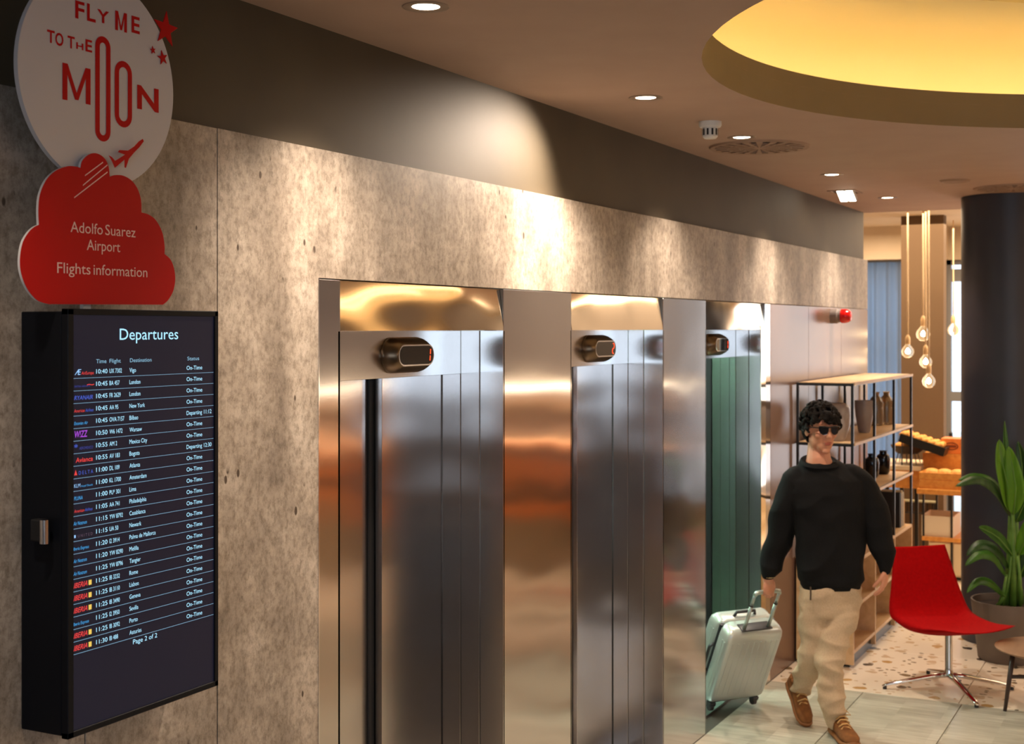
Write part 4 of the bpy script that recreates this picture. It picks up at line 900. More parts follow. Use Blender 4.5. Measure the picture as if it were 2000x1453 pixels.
# ------------------------------------------------------------------ side table, cut by the right edge
tc_ = Wc(3.03, 7.62, 0); M_WAL = wood('walnut_top', hexc(128,92,66), hexc(152,114,84), (1, 7, 7)); M_WLEG = mat('dark_stained_leg', hexc(62,46,40), 0.4)
tb = empty('side_table', tc_, 'round walnut side table with splayed dark legs, cut by the right edge', 'table'); zt = 0.352
MB().lathe([(0.0005, zt - 0.020), (0.27, zt - 0.020), (0.30, zt - 0.008), (0.302, zt - 0.002), (0.296, zt), (0.0005, zt)], 64, Matrix.Translation((tc_.x, tc_.y, 0))).build('table_top', M_WAL, tb, smooth=True)
ft = []
for k in range(4):
    ang = k*PI/2; d = (RGT * -math.cos(ang) + FWD * math.sin(ang)) if k % 2 == 0 else (RGT * -math.cos(ang) + FWD * math.sin(ang))
    a_ = tc_ + d * 0.215 + UP * (zt - 0.02); b_ = tc_ + d * 0.262; ft.append((a_, b_)); MB().tube([b_, a_], [0.010, 0.016], 12).build('leg', M_WLEG, tb, smooth='all')
for i in range(2):
    p_, q_ = ft[i], ft[i+2]; MB().tube([p_[0].lerp(p_[1], 0.42), q_[0].lerp(q_[1], 0.42)], 0.011, 10).build('stretcher', M_WLEG, tb, smooth='all')
# ------------------------------------------------------------------ potted plant
PC = Wc(3.23, 8.82, 0); M_POT = noisy('taupe_pot', hexc(96,84,76), hexc(110,98,88), (1,1,1), 0.6, nscale=5); M_SOIL = noisy('potting_soil', hexc(36,26,20), hexc(54,40,30), (30,30,30), 0.95, bmp=0.4)
plant = empty('potted_plant', PC, 'broad-leaved green plant in a round taupe pot, in front of the dark column', 'plant')
T = Matrix.Translation((PC.x, PC.y, 0))
MB().lathe([(0.0005, 0.0), (0.185, 0.0), (0.192, 0.01), (0.235, 0.375), (0.236, 0.385), (0.226, 0.385), (0.222, 0.34), (0.0005, 0.335)], 48, T).build('pot', M_POT, plant, smooth=True)
MB().lathe([(0.0005, 0.352), (0.12, 0.350), (0.222, 0.342), (0.222, 0.336), (0.0005, 0.336)], 40, T).build('soil', M_SOIL, plant, smooth='all')
def leafmat(name, c1, c2):
    m = mat(name, c1, 0.42); co = coords(m, (30, 30, 3)); n = N(m, 'ShaderNodeTexNoise', Scale=1.0, Detail=2.0); L(m, co, n.inputs['Vector'])
    L(m, ramp(m, n.outputs[0], [(0.35, c1), (0.65, c2)]), BS(m).inputs['Base Color'])
    t_ = N(m, 'ShaderNodeBsdfTranslucent'); t_.inputs[0].default_value = (*[min(1, c*1.3) for c in c2], 1); mx_ = N(m, 'ShaderNodeMixShader'); mx_.inputs[0].default_value = 0.25
    o_ = [x for x in m.node_tree.nodes if x.bl_idname == 'ShaderNodeOutputMaterial'][0]; L(m, BS(m).outputs[0], mx_.inputs[1]); L(m, t_.outputs[0], mx_.inputs[2]); L(m, mx_.outputs[0], o_.inputs[0]); return m
LG1 = leafmat('bright_leaf', hexc(84,138,20), hexc(112,168,34)); LG2 = leafmat('deep_leaf', hexc(50,96,22), hexc(70,120,36)); LG3 = leafmat('dark_leaf', hexc(40,72,30), hexc(62,98,42)); M_STEM = noisy('leaf_stem', hexc(84,128,46), hexc(104,146,60), (1,1,20), 0.45)
def leaf(px, w, mt, dz=0.0, fold=0.25, roll=0.0, stem=None, wprof=None):
    """px: midrib as pixel points with depth offsets; w: half width in metres"""
    pts = [pz(x, y, 8.80 + d) for x, y, d in px]; P_ = [Vector(p) for p in crv([tuple(p) for p in pts], 5)]; n = len(P_)
    mb = MB(); rows_ = []
    for i, p in enumerate(P_):
        t = i/(n-1); tv = (P_[min(i+1, n-1)] - P_[max(i-1, 0)]).normalized()
        side = tv.cross(-FWD).normalized(); side = (Matrix.Rotation(roll, 3, tv) @ side); nv = side.cross(tv)
        hw = w * (math.sin(PI * min(max(t, 0), 1)**0.8)**0.75 if 0 < t < 1 else 0.02) * (1 + 0.04*math.sin(9*t))
        hw = max(hw, 0.0015)
        rows_.append([p + side*(hw*u) + nv*(-fold*hw*(1-abs(u)) + 0.03*hw*math.sin(14*t + 3*u)*abs(u)) for u in (-1, -0.66, -0.33, 0, 0.33, 0.66, 1)])
    mb.loft(rows_, cap=False, closed=False)
    g_ = bmesh.ops.extrude_face_region(mb.bm, geom=mb.bm.faces[:]); 
    for v_ in [e for e in g_['geom'] if isinstance(e, bmesh.types.BMVert)]: v_.co += FWD * 0.0012
    o = mb.build('leaf', mt, plant, smooth='all')
    MB().tube([p + (-FWD)*0.002 for p in P_[::3]], [0.005*(1 - 0.8*i/len(P_[::3])) for i in range(len(P_[::3]))], 6).build('midrib', M_STEM, o, smooth='all')
    return o
leaf([(1974,1000,0),(1968,960,-.02),(1966,900,-.02),(1962,822,0)], .030, LG2)
leaf([(1976,1000,-.05),(1968,950,-.08),(1957,900,-.08),(1952,858,-.04)], .062, LG1, fold=0.35, roll=0.3)
leaf([(1978,1005,-.07),(1984,960,-.10),(1978,915,-.10),(1970,872,-.06)], .058, LG1, fold=0.3, roll=-0.35)
leaf([(1985,1010,.05),(1996,960,.06),(1995,900,.08),(1988,862,.1)], .045, LG3, roll=-0.5)
leaf([(1975,1010,.0),(1945,960,-.05),(1910,938,-.10),(1866,950,-.14)], .050, LG3, fold=-0.5, roll=0.9)
leaf([(1972,990,.03),(1940,945,.02),(1905,932,.0),(1872,938,-.02)], .040, LG2, fold=-0.3, roll=0.7)
leaf([(1978,1085,-.05),(1955,1055,-.09),(1932,1038,-.13),(1912,1030,-.17)], .045, LG2, fold=0.4, roll=0.6)
leaf([(1970,1110,.0),(1945,1075,-.05),(1915,1065,-.08),(1888,1085,-.11)], .050, LG3, fold=-0.4, roll=0.8)
leaf([(1965,1125,-.05),(1940,1090,-.12),(1912,1085,-.16),(1885,1105,-.19)], .042, LG2, fold=-0.4, roll=0.9)
leaf([(1962,1165,-.05),(1935,1140,-.12),(1910,1136,-.15),(1888,1158,-.17)], .032, LG2, fold=-0.3, roll=0.7)
leaf([(1985,1020,-.05),(2005,975,-.1),(2035,945,-.12),(2070,940,-.15)], .060, LG2, fold=0.3, roll=-0.5)
leaf([(1988,1085,-.08),(2010,1040,-.14),(2030,1010,-.2),(2060,1010,-.22)], .06, LG1, fold=0.3, roll=-0.6)
leaf([(1990,1130,0),(2008,1090,-.03),(2030,1075,-.06),(2062,1090,-.08)], .05, LG3, fold=0.3, roll=-0.6)
for a_, b_, r0, r1 in (((1968,1172,0),(1974,998,0),.024,.014),((1962,1174,.02),(1972,1010,.02),.018,.010),((1978,1174,-.04),(1978,1003,-.06),.022,.012),((1985,1174,0),(1986,1010,.04),.020,.010),((1958,1176,-.03),(1976,1088,-.04),.012,.008),((1950,1176,-.03),(1966,1122,-.03),.012,.008),((1946,1178,-.02),(1962,1163,-.05),.012,.008),((1992,1174,-.04),(1988,1085,-.08),.014,.009),((1996,1174,.03),(1990,1128,0),.012,.008)):
    A = pz(a_[0], a_[1], 8.82 + a_[2]); A.z = 0.345; B_ = pz(b_[0], b_[1], 8.80 + b_[2]); M_ = A.lerp(B_, 0.5) + RGT*0.008
    MB().tube([A, M_, B_], [r0, (r0+r1)/2, r1], 10).build('stalk', M_STEM, plant, smooth='all')
# ------------------------------------------------------------------ suitcase
M_SILV = mat('silver_shell', hexc(198,204,200), 0.28, 0.35); M_SDK = mat('suitcase_dark_plastic', (0.03, 0.03, 0.035), 0.4); M_ALUR = mat('handle_aluminium', hexc(186,196,190), 0.3, 0.7)
B0 = pf(1432, 1388); wd = (RGT*0.90 + FWD*0.43).normalized(); dd = (-FWD*0.90 + RGT*0.43).normalized()
upv = (dd * 0.35 + UP * 0.71).normalized(); nn_ = wd.cross(upv).normalized()
if nn_.dot(dd) < 0: nn_ = -nn_
# local axes: x = width, y = away from the puller, z = along the lean
SM = Matrix(((wd.x, -nn_.x, upv.x, B0.x), (wd.y, -nn_.y, upv.y, B0.y), (wd.z, -nn_.z, upv.z, 0.0), (0, 0, 0, 1)))
SM = SM @ Matrix.Translation((0, 0.0, 0.03))
case = empty('suitcase', B0, 'silver hard-shell trolley suitcase tilted on its wheels beside the man', 'suitcase')
def rring(hw, y0, y1, r, z, n=5):
    pts = []
    for cx_, cy_, a0 in ((hw-r, y1-r, 0), (-hw+r, y1-r, PI/2), (-hw+r, y0+r, PI), (hw-r, y0+r, 3*PI/2)):
        for k in range(n + 1): t = a0 + PI/2*k/n; pts.append(SM @ Vector((cx_ + r*math.cos(t), cy_ + r*math.sin(t), z)))
    return pts
def shell(y0, y1, name):
    z0, z1 = 0.03, 0.52; R_ = []
    for z, ins in ((z0, 0.035), (z0+0.008, 0.016), (z0+0.03, 0.003), (z0+0.06, 0.0), (z1-0.06, 0.0), (z1-0.03, 0.004), (z1-0.008, 0.018), (z1, 0.038)):
        R_.append(rring(0.185 - ins, y0 + (ins if y0 < 0.05 else 0), y1 - (ins if y1 > 0.15 else 0), 0.028, z))
    return MB().loft(R_).build(name, M_SILV, case, smooth='all')
sh1 = shell(0.0, 0.108, 'front_shell'); sh2 = shell(0.114, 0.225, 'back_shell')
MB().loft([rring(0.181, 0.10, 0.122, 0.01, z) for z in (0.045, 0.505)]).build('zip_band', M_SDK, case)
rb = None
for k in range(9):
    x = -0.148 + k*0.037
    for y, par in ((-0.002, sh1), (0.2235, sh2)):
        MB().box((x - 0.006, y, 0.10), (x + 0.006, y + 0.004, 0.45), SM, 0.0015, 1).build('rib', M_SILV, par, smooth=True)
for k in range(4):
    for x in (-0.1865, 0.1825):
        yy = 0.03 + (k % 2)*0.02 + (k // 2)*0.12; MB().box((x, yy - 0.005, 0.10), (x + 0.004, yy + 0.005, 0.45), SM, 0.0015, 1).build('rib', M_SILV, sh1 if yy < 0.1 else sh2, smooth=True)
MB().box((-0.1, 0.012, 0.518), (0.1, 0.075, 0.526), SM, 0.003, 2).build('handle_well', M_SDK, case, smooth=True)
MB().tube([SM @ Vector(p) for p in ((-0.07, 0.15, 0.515), (-0.06, 0.15, 0.545), (0.06, 0.15, 0.545), (0.07, 0.15, 0.515))], 0.009, 8).build('carry_handle', M_SDK, case, smooth='all')
MB().tube([SM @ Vector(p) for p in ((-0.186, 0.11, 0.20), (-0.208, 0.11, 0.22), (-0.208, 0.11, 0.36), (-0.186, 0.11, 0.38))], 0.009, 8).build('side_handle', M_SDK, case, smooth='all')
HT = 0.765
for x in (-0.080, 0.080):
    MB().tube([SM @ Vector((x, 0.03, 0.52)), SM @ Vector((x, 0.03, 0.68))], 0.0105, 10).build('handle_rod', M_ALUR, case, smooth='all')
    MB().tube([SM @ Vector((x, 0.03, 0.68)), SM @ Vector((x, 0.03, HT - 0.012))], 0.0085, 10).build('handle_rod', M_ALUR, case, smooth='all')
    MB().tube([SM @ Vector((x, 0.03, 0.675)), SM @ Vector((x, 0.03, 0.683))], 0.0115, 10).build('rod_collar', M_SDK, case)
MB().tube([SM @ Vector(p) for p in ((-0.081, 0.03, HT - 0.02), (-0.074, 0.03, HT - 0.004), (-0.055, 0.03, HT), (0.055, 0.03, HT), (0.074, 0.03, HT - 0.004), (0.081, 0.03, HT - 0.02))], 0.0125, 10).build('grip', M_ALUR, case, smooth='all')
GRIP = SM @ Vector((0, 0.03, HT))
for x in (-0.145, 0.145):
    for y in (0.03, 0.195):
        c_ = SM @ Vector((x, y, 0.0)); 
        hs = MB().box((x - 0.02, y - 0.02, 0.008), (x + 0.02, y + 0.02, 0.034), SM, 0.004, 1).build('wheel_housing', M_SDK, case)
        T = Matrix.Translation(c_) @ SM.to_3x3().to_4x4() @ Matrix.Rotation(PI/2, 4, 'Y')
        MB().lathe([(0.0005, -0.012), (0.022, -0.012), (0.025, -0.008), (0.025, 0.008), (0.022, 0.012), (0.0005, 0.012)], 20, T).build('wheel', M_SDK, case, smooth=True)
# ------------------------------------------------------------------ the man with the suitcase
M_SKIN = noisy('skin', hexc(206,142,112), hexc(216,154,124), (1,1,1), 0.5, nscale=12, Subsurface_Weight=0.12, Subsurface_Scale=0.01)
M_HAIR = noisy('dark_brown_hair', hexc(10,7,5), hexc(24,15,10), (60,60,60), 0.7, nscale=2, bmp=0.2, Specular_IOR_Level=0.2)
M_SWEAT = noisy('black_sweatshirt', (0.0045,0.0045,0.005), (0.008,0.008,0.009), (1,1,1), 0.85, nscale=200, bmp=0.15, dist=0.001, Specular_IOR_Level=0.2)
M_TROU = noisy('beige_trousers', hexc(190,166,136), hexc(202,178,148), (1,1,1), 0.85, nscale=120, bmp=0.1, dist=0.001)
M_SUEDE = noisy('tan_suede', hexc(104,62,24), hexc(134,84,34), (1,1,1), 0.85, nscale=30, bmp=0.2, dist=0.002); M_SOLE = mat('gum_sole', hexc(140,88,42), 0.6); M_LACE = mat('laces', hexc(206,164,104), 0.7)
M_LIPS = mat('lips', hexc(176,92,80), 0.5); M_LENS = mat('dark_lens', (0.006,0.006,0.008), 0.08)
FZ = 7.20
def Q(x, y, dz=0.0): return pz(x, y, FZ + dz)
root = empty('person', Wc(1.72, 7.2, 0), 'dark-haired person in black sweatshirt, beige trousers and sunglasses, walking and pulling the suitcase', 'person')
def tubep(mb, P_, n=16, k=5, flat=1.0):
    """P_: list of (x px, y px, dz, radius); smooth tapering limb with round ends"""
    pts = [(*Q(x, y, d), r) for x, y, d, r in P_]; C_ = crv(pts, k); p3 = [Vector(c[:3]) for c in C_]; rr = [c[3] for c in C_]
    mb.tube(p3, rr, n)
    for p, r in ((p3[0], rr[0]), (p3[-1], rr[-1])): mb.ellipsoid(p, (r*0.98, r*0.98, r*0.98), None, 14, 8)
# head frame
HCt = Q(1604, 838, 0.0); yaw = math.radians(11)
HF = (-FWD * math.cos(yaw) + RGT * math.sin(yaw)); HF = (HF - UP * 0.10).normalized(); HR_ = HF.cross(UP).normalized() * -1; HU = (HF.cross(HR_)).normalized()
if HU.z < 0: HU = -HU
if HR_.dot(RGT) < 0: HR_ = -HR_
HM = Matrix(((HR_.x, HF.x, HU.x, HCt.x), (HR_.y, HF.y, HU.y, HCt.y), (HR_.z, HF.z, HU.z, HCt.z), (0, 0, 0, 1)))
def hp(x, y, z): return HM @ Vector((x, y, z))
hrot = HM.to_3x3().to_4x4()
mb = MB()
E = lambda c, r, R=None: mb.ellipsoid(hp(*c), r, hrot @ R if R is not None else hrot, 20, 14)
E((0, -0.012, 0.030), (0.074, 0.094, 0.092)); E((0, 0.018, -0.030), (0.062, 0.070, 0.080)); E((0, 0.045, -0.075), (0.042, 0.042, 0.042)); E((0, 0.074, -0.104), (0.022, 0.017, 0.017))
E((-0.034, 0.004, -0.058), (0.030, 0.052, 0.042)); E((0.034, 0.004, -0.058), (0.030, 0.052, 0.042)); E((0, 0.048, -0.085), (0.036, 0.036, 0.030))
for sx_ in (-1, 1):
    E((sx_*0.036, 0.060, -0.020), (0.025, 0.022, 0.022)); E((sx_*0.077, -0.008, -0.008), (0.008, 0.020, 0.032), Matrix.Rotation(sx_*0.25, 4, 'Z')); E((sx_*0.010, 0.100, -0.026), (0.008, 0.010, 0.007)); E((sx_*0.030, 0.080, 0.034), (0.026, 0.010, 0.008))
mb.tube([hp(0, 0.083, 0.022), hp(0, 0.098, 0.0), hp(0, 0.108, -0.022)], [0.008, 0.010, 0.012], 12); E((0, 0.109, -0.022), (0.011, 0.010, 0.010))
E((0, 0.090, -0.057), (0.024, 0.007, 0.0045)); E((0, 0.088, -0.067), (0.020, 0.008, 0.0055)); E((0, 0.080, -0.056), (0.026, 0.010, 0.014))
mb.tube([hp(0, -0.02, -0.04), hp(0, -0.028, -0.10), Q(1599, 895, 0.02), Q(1600, 912, 0.025), Q(1600, 930, 0.03)], [0.056, 0.056, 0.064, 0.082, 0.095], 18)
# trunk, arms and legs under the clothes (slimmer than the cloth)
tubep(mb, [(1606, 930, .03, .09), (1614, 985, .0, .115), (1620, 1060, 0, .108), (1622, 1140, 0, .12)])
tubep(mb, [(1552, 938, .02, .048), (1535, 990, .04, .044), (1520, 1050, .09, .038), (1507, 1100, .11, .031), (1499, 1134, .11, .026)])
tubep(mb, [(1664, 945, .02, .044), (1694, 985, .01, .042), (1712, 1030, -.02, .038), (1724, 1080, -.06, .031), (1729, 1116, -.08, .026)])
tubep(mb, [(1598, 1150, .0, .075), (1592, 1215, .0, .066), (1590, 1272, .02, .052), (1578, 1312, .13, .046), (1562, 1348, .25, .036)])
tubep(mb, [(1645, 1150, .0, .075), (1637, 1215, -.04, .066), (1620, 1285, -.08, .052), (1625, 1345, -.07, .046), (1633, 1408, -.06, .036)])
# hands: palm, four fingers and a thumb each
def hand(wrist, palm_dir, side, nrm, curl, thumb_out=0.5, spread=0.12, s=1.0):
    """palm_dir: wrist->knuckles, side: towards the thumb, nrm: palm side normal; curl: bend per joint"""
    pd, sd = palm_dir.normalized(), side.normalized(); nr = nrm.normalized()
    c0 = wrist + pd * 0.045 * s
    R_ = Matrix(((sd.x, pd.x, nr.x, 0), (sd.y, pd.y, nr.y, 0), (sd.z, pd.z, nr.z, 0), (0, 0, 0, 1)))
    mb.ellipsoid(c0, (0.040*s, 0.052*s, 0.015*s), R_, 16, 10); mb.ellipsoid(wrist + pd*0.065*s, (0.040*s, 0.024*s, 0.0125*s), R_, 14, 8)
    for i, (off, ln_, r) in enumerate(((0.029, 0.074, 0.0088), (0.010, 0.082, 0.0092), (-0.010, 0.076, 0.0088), (-0.028, 0.060, 0.0078))):
        p = wrist + pd * (0.074 if i in (1, 2) else 0.068) * s + sd * off * s; d = (pd + sd * spread * (off / 0.03)).normalized(); pts = [p - d*0.02*s, p]; seg = (0.45, 0.30, 0.25); ang = 0
        for j, f in enumerate(seg):
            ang += curl[min(j, len(curl)-1)] * (1 + 0.08*i); v_ = (d * math.cos(ang) + nr * math.sin(ang)); p = p + v_ * ln_ * f * s; pts.append(p)
        mb.tube(pts, [r*s, r*s, r*0.98*s, r*0.9*s, r*0.75*s], 10); mb.ellipsoid(pts[-1], (r*0.75*s,)*3, None, 10, 6)
    t0 = wrist + pd*0.022*s + sd*0.026*s; v1 = (sd * thumb_out + pd * 0.75 + nr * 0.35).normalized(); v2 = (pd * 0.8 + nr * 0.6 + sd * thumb_out * 0.3).normalized()
    mb.tube([t0 - v1*0.012*s, t0 + v1*0.030*s, t0 + v1*0.030*s + v2*0.030*s, t0 + v1*0.030*s + v2*0.052*s], [0.0125*s, 0.0115*s, 0.0100*s, 0.0080*s], 10); mb.ellipsoid(t0 + v1*0.030*s + v2*0.052*s, (0.008*s,)*3, None, 10, 6)
# right hand closed round the grip, left hand hanging relaxed
gdir = wd.copy(); wr = GRIP + UP * 0.074 - FWD * 0.024
hd = -UP * 0.074; back = (-FWD).copy()
hand(wr, Vector(hd), gdir, FWD * 1.0 - UP * 0.1, (0.55, 1.25, 1.05), 0.30, 0.05, 0.98)
wl = Q(1729, 1112, -.08); hand(wl, (Q(1727, 1150, -.09) - wl), (-RGT*0.55 - FWD*0.83), (-RGT*0.83 + FWD*0.55), (0.30, 0.40, 0.30), 0.45, 0.10, 1.0)
me = remesh(mb, 0.0034, 7)
body = new_obj('body', me, M_SKIN, root)
mb = MB(); E((0, 0.0945, -0.0575), (0.021, 0.0045, 0.0036)); E((0, 0.0925, -0.0665), (0.018, 0.0055, 0.0045)); mb.build('lips', M_LIPS, body, smooth='all')
# sweatshirt
def wr_noise(sc1, amp, sc2=0, amp2=0, stretch=(1, 1, 1)):
    def f(co, n):
        q = Vector((co.x*stretch[0], co.y*stretch[1], co.z*stretch[2]))
        v_ = noise.noise(q * sc1); r = amp * (1 - abs(v_)*2.2)
        if amp2: r += amp2 * noise.noise(q * sc2)
        return r
    return f
def ringpx(x, y, dz, hw, hd_, tilt=0.0, n=28, sq=2.3):
    c_ = Q(x, y, dz); R_ = []
    for k in range(n):
        t = 2*PI*k/n; ct, st_ = math.cos(t), math.sin(t); e = 2/sq
        R_.append(c_ + RGT * hw * math.copysign(abs(ct)**e, ct) + (FWD + UP * tilt) * hd_ * math.copysign(abs(st_)**e, st_))
    return R_
mb = MB()
TR = [(1622, 1141, 0, .150, .118), (1622, 1130, 0, .166, .130), (1622, 1108, 0, .176, .136), (1622, 1060, 0, .178, .132), (1619, 1005, 0, .186, .130), (1614, 960, 0.01, .200, .126), (1612, 938, 0.015, .196, .112), (1609, 922, 0.02, .160, .098, .1), (1603, 909, 0.02, .122, .088, .18), (1600, 902, 0.012, .100, .080, .22)]
mb.loft([ringpx(*r_) for r_ in TR])
tubep(mb, [(1560, 934, .02, .070), (1544, 962, .03, .074), (1532, 1005, .06, .074), (1521, 1050, .09, .073), (1510, 1090, .11, .062), (1504, 1112, .11, .050), (1501, 1121, .11, .042)], 18)
tubep(mb, [(1660, 930, .02, .064), (1686, 952, .015, .072), (1702, 990, .0, .074), (1713, 1032, -.02, .072), (1723, 1074, -.05, .062), (1728, 1098, -.07, .050), (1729, 1110, -.08, .040)], 18)
me = remesh(mb, 0.007, 6, lambda co, n: 0.010*(1 - abs(noise.noise(Vector((co.x*5 + co.z*3.2, co.y*5, co.z*5.5 - co.x*2))))*2.4) + 0.004*noise.noise(Vector((co.x*12 + co.z*9, co.y*12, co.z*10))))
sw = new_obj('sweatshirt', me, M_SWEAT, root)
MB().loft([ringpx(1600, 904, 0.005, .103, .092, .24), ringpx(1600, 899, 0.010, .096, .085, .26), ringpx(1600, 897, 0.012, .089, .078, .26), ringpx(1600, 903, 0.012, .084, .072, .26)], cap=False).build('collar', M_SWEAT, sw, smooth='all')
MB().loft([ringpx(1622, 1129, 0, .163, .127), ringpx(1622, 1134, 0, .160, .124), ringpx(1622, 1147, 0, .156, .120), ringpx(1622, 1147, 0, .150, .114)], cap=False).build('hem_band', M_SWEAT, sw, smooth='all')
# trousers
mb = MB()
mb.loft([ringpx(*r_) for r_ in ((1622, 1132, 0, .140, .112), (1622, 1150, 0, .158, .120), (1622, 1180, 0, .160, .118), (1621, 1200, 0, .150, .105))])
tubep(mb, [(1594, 1160, .0, .084), (1592, 1205, .0, .088), (1590, 1250, .01, .082), (1586, 1278, .03, .072), (1575, 1306, .11, .064), (1567, 1332, .19, .054), (1562, 1348, .24, .046)], 20)
tubep(mb, [(1648, 1160, .0, .084), (1642, 1205, -.03, .088), (1628, 1255, -.06, .082), (1618, 1300, -.08, .074), (1623, 1345, -.08, .066), (1629, 1385, -.07, .056), (1632, 1404, -.065, .046)], 20)
def tw(co, n):
    q = Vector((co.x*3.0, co.y*3.0, co.z*9.5 + co.x*3.0)); v_ = noise.noise(q * 1.3); q2 = Vector((co.x*8, co.y*8, co.z*20 - co.x*9))
    low = 1.0 + 1.0 * max(0.0, (0.45 - co.z) / 0.45)
    return (0.011 * (1 - abs(v_)*2.6) + 0.0055 * noise.noise(q2)) * low - 0.004
me = remesh(mb, 0.0065, 4, tw); tro = new_obj('trousers', me, M_TROU, root)
for (x, y, d, r), up_ in (((1633, 1410, -.062, .042), None), ((1560, 1351, .25, .043), None)):
    c_ = Q(x, y, d); ax = (Q(1631, 1395, -.065) - c_).normalized() if x > 1600 else (Q(1567, 1332, .19) - c_).normalized()
    MB().tube([c_ - ax*0.018, c_ - ax*0.010, c_ + ax*0.012, c_ + ax*0.026], [r*0.88, r, r*1.02, r*1.08], 20).build('ankle_cuff', M_TROU, tro, smooth='all')
MB().tube([Q(1583, 1146, -.118), Q(1583.5, 1160, -.124), Q(1583, 1172, -.124)], 0.0045, 6).build('drawstring', mat('drawstring', hexc(70,56,40), 0.8), tro)
# hair
rnd = random.Random(5); mb = MB()
hc_ = Vector((0, -0.022, 0.038))
mb.ellipsoid(hp(0, -0.030, 0.048), (0.083, 0.095, 0.092), hrot, 20, 14)
n_ = 0
while n_ < 260:
    u = rnd.uniform(-1, 1); th = rnd.uniform(0, 2*PI); s_ = math.sqrt(1-u*u); d = Vector((s_*math.cos(th), s_*math.sin(th), u))
    p = hc_ + Vector((d.x*0.088, d.y*0.106, d.z*0.101)) * rnd.uniform(0.96, 1.08)
    if p.z < -0.075: continue
    if p.y > 0.035 and p.z < 0.062 - 0.018*math.sin(p.x*60): continue
    if p.y > -0.02 and p.z < 0.012: continue
    n_ += 1; r = rnd.uniform(0.011, 0.021); t1 = d.orthogonal().normalized(); q = Matrix.Rotation(rnd.uniform(0, 2*PI), 3, d) @ t1; pts = []
    for k in range(5):
        a_ = k*0.9; pts.append(hp(*(p + q*(0.013*math.sin(a_)) + d.cross(q)*(0.013*math.cos(a_)) + d*(0.005*k) + Vector((0, 0.002*k, -0.003*k)))))
    mb.tube(pts, [r*0.55, r*0.6, r*0.5, r*0.38, r*0.16], 7)
for x_, y_, z_, lx in ((-0.035, 0.088, 0.070, -0.018), (-0.012, 0.096, 0.072, -0.012), (0.012, 0.098, 0.072, 0.006), (0.036, 0.088, 0.066, 0.016), (0.058, 0.066, 0.056, 0.012), (-0.055, 0.066, 0.058, -0.012), (0.0, 0.100, 0.080, 0.02)):
    mb.tube([hp(x_ - lx, y_ - 0.03, z_ + 0.022), hp(x_, y_ - 0.004, z_ + 0.016), hp(x_ + lx*0.6, y_ + 0.002, z_ - 0.004), hp(x_ + lx*1.3, y_ - 0.004, z_ - 0.022)], [0.012, 0.012, 0.009, 0.003], 8)
me = remesh(mb, 0.0035, 1, lambda co, n: 0.003*noise.noise(co*90)); new_obj('hair', me, M_HAIR, root)
# sunglasses
sg = empty('sunglasses', hp(0, 0.1, 0.01)); sg.parent = root; sg.matrix_parent_inverse = world_m(root).inverted()
for sx_ in (-1, 1):
    o2 = [(0.006, 0.020), (0.020, 0.023), (0.045, 0.023), (0.056, 0.019), (0.055, 0.003), (0.048, -0.014), (0.036, -0.021), (0.022, -0.020), (0.012, -0.012), (0.007, 0.002)]
    MB().prism([(sx_*a, b) for a, b in o2], 0.0, 0.004, lambda a, b, d: hp(a, 0.107 - 4.5*a*a + d, b + 0.008)).build('lens', M_LENS, sg)
    MB().tube([hp(sx_*0.056, 0.094, 0.024), hp(sx_*0.074, 0.07, 0.022), hp(sx_*0.082, 0.0, 0.014)], 0.0032, 6).build('temple', M_BLKM, sg)
MB().tube([hp(-0.056, 0.095, 0.030), hp(-0.03, 0.106, 0.032), hp(0, 0.111, 0.028), hp(0.03, 0.106, 0.032), hp(0.056, 0.095, 0.030)], 0.0035, 8).build('brow_bar', M_BLKM, sg, smooth='all')
MB().tube([wr + UP*0.012 + Vector((0.034*math.cos(t), 0.030*math.sin(t), 0)) for t in (2*PI*k/16 for k in range(17))], 0.004, 8).build('bracelet', mat('pale_bracelet', hexc(230,205,160), 0.3, 0.6), root, smooth='all')
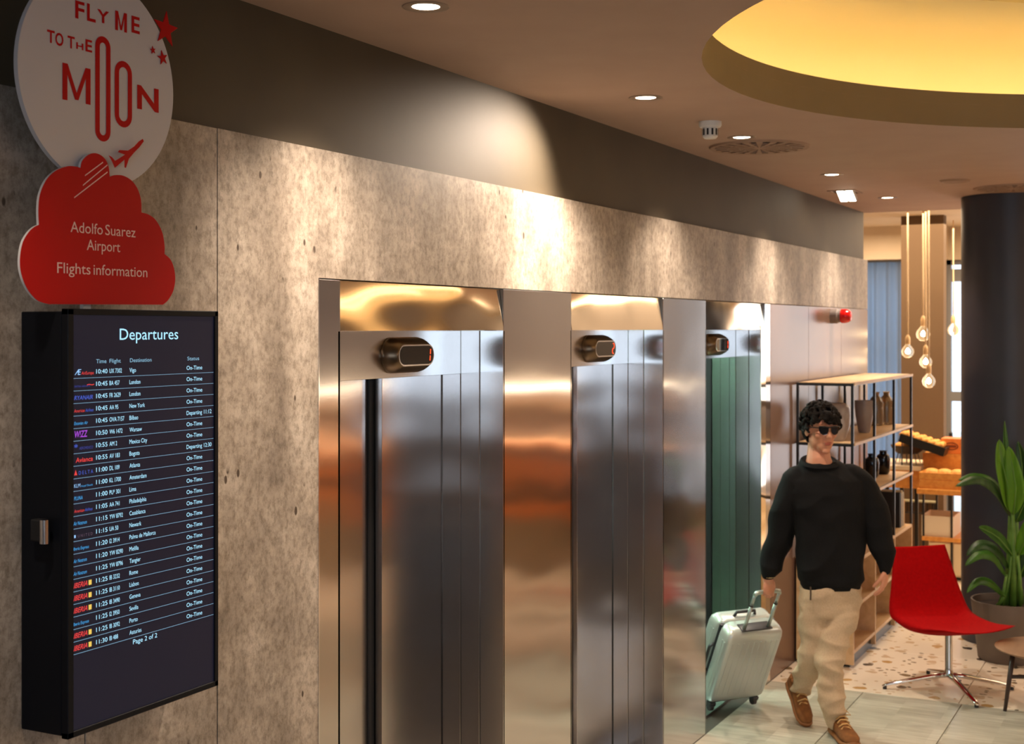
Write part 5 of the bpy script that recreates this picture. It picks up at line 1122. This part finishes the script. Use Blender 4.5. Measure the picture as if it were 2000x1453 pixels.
# shoes
def shoe(heel, toe_dir, pitch, s=1.0, roll=0.0):
    d = Vector((toe_dir.x, toe_dir.y, 0)).normalized(); sd = d.cross(UP).normalized()
    T0 = Matrix(((sd.x, d.x, 0, heel.x), (sd.y, d.y, 0, heel.y), (0, 0, 1, heel.z), (0, 0, 0, 1))) @ Matrix.Rotation(-pitch, 4, 'X') @ Matrix.Scale(s, 4)
    e = empty('shoe', heel); e.parent = root; e.matrix_parent_inverse = world_m(root).inverted()
    def ring(y, hw, z0, z1, n=18, fl=1.0):
        return [T0 @ Vector((hw*math.copysign(abs(math.cos(2*PI*k/n))**0.8, math.cos(2*PI*k/n)), y, z0 + (z1-z0)*(0.5+0.5*math.copysign(abs(math.sin(2*PI*k/n))**0.8, math.sin(2*PI*k/n))))) for k in range(n)]
    MB().loft([ring(y, hw, 0.0 + zz, 0.030 + zz) for y, hw, zz in ((-0.008, 0.012, 0.004), (0.004, 0.030, 0), (0.04, 0.037, 0), (0.12, 0.038, 0), (0.19, 0.047, 0), (0.24, 0.047, 0.002), (0.275, 0.034, 0.006), (0.292, 0.012, 0.012))]).build('sole', M_SOLE, e, smooth='all')
    MB().loft([ring(y, hw, 0.022, z1) for y, hw, z1 in ((0.000, 0.016, 0.085), (0.010, 0.030, 0.100), (0.04, 0.036, 0.108), (0.08, 0.037, 0.108), (0.12, 0.038, 0.094), (0.16, 0.042, 0.078), (0.20, 0.045, 0.066), (0.24, 0.043, 0.057), (0.270, 0.030, 0.048), (0.284, 0.010, 0.040))]).build('upper', M_SUEDE, e, smooth='all')
    mb = MB(); mb.tube([T0 @ Vector((0.033*math.cos(t), 0.050 + 0.044*math.sin(t), 0.106 + 0.006*math.sin(t))) for t in (2*PI*k/20 for k in range(21))], 0.009*s, 8); mb.build('collar', M_SUEDE, e, smooth='all')
    MB().loft([ring(y, 0.019, z1 - 0.016, z1 + 0.003, 12) for y, z1 in ((0.085, 0.120), (0.12, 0.100), (0.155, 0.084), (0.19, 0.071))]).build('tongue', M_SUEDE, e, smooth='all')
    for k in range(5):
        y = 0.10 + 0.020*k; z = 0.122 - 0.0115*k*1.02; q = 1 if k % 2 else -1
        MB().tube([T0 @ Vector((-0.029, y, z - 0.014)), T0 @ Vector((-0.012, y, z)), T0 @ Vector((0.012, y + 0.006*q, z)), T0 @ Vector((0.029, y + 0.004, z - 0.014))], 0.0042*s, 6).build('lace', M_LACE, e, smooth='all')
    for q in (-1, 1): MB().tube([T0 @ Vector((0, 0.098, 0.122)), T0 @ Vector((q*0.026, 0.105, 0.132)), T0 @ Vector((q*0.046, 0.110, 0.112)), T0 @ Vector((q*0.012, 0.108, 0.114))], 0.0032*s, 6).build('lace_loop', M_LACE, e, smooth='all')
hl = Q(1637, 1425, 0.0); hl = Wc(630/2650*7.19, 7.22, 0.0); shoe(hl, (-FWD + RGT*0.10), 0.0, 1.12)
toe = Wc(1.585, 7.345, 0.0); d_ = (-FWD*0.97 + RGT*0.22).normalized(); pit = math.radians(40)
h2 = toe - d_ * 0.262*math.cos(pit); h2.z = 0.262*math.sin(pit) + 0.006; shoe(h2, d_, pit, 1.0)
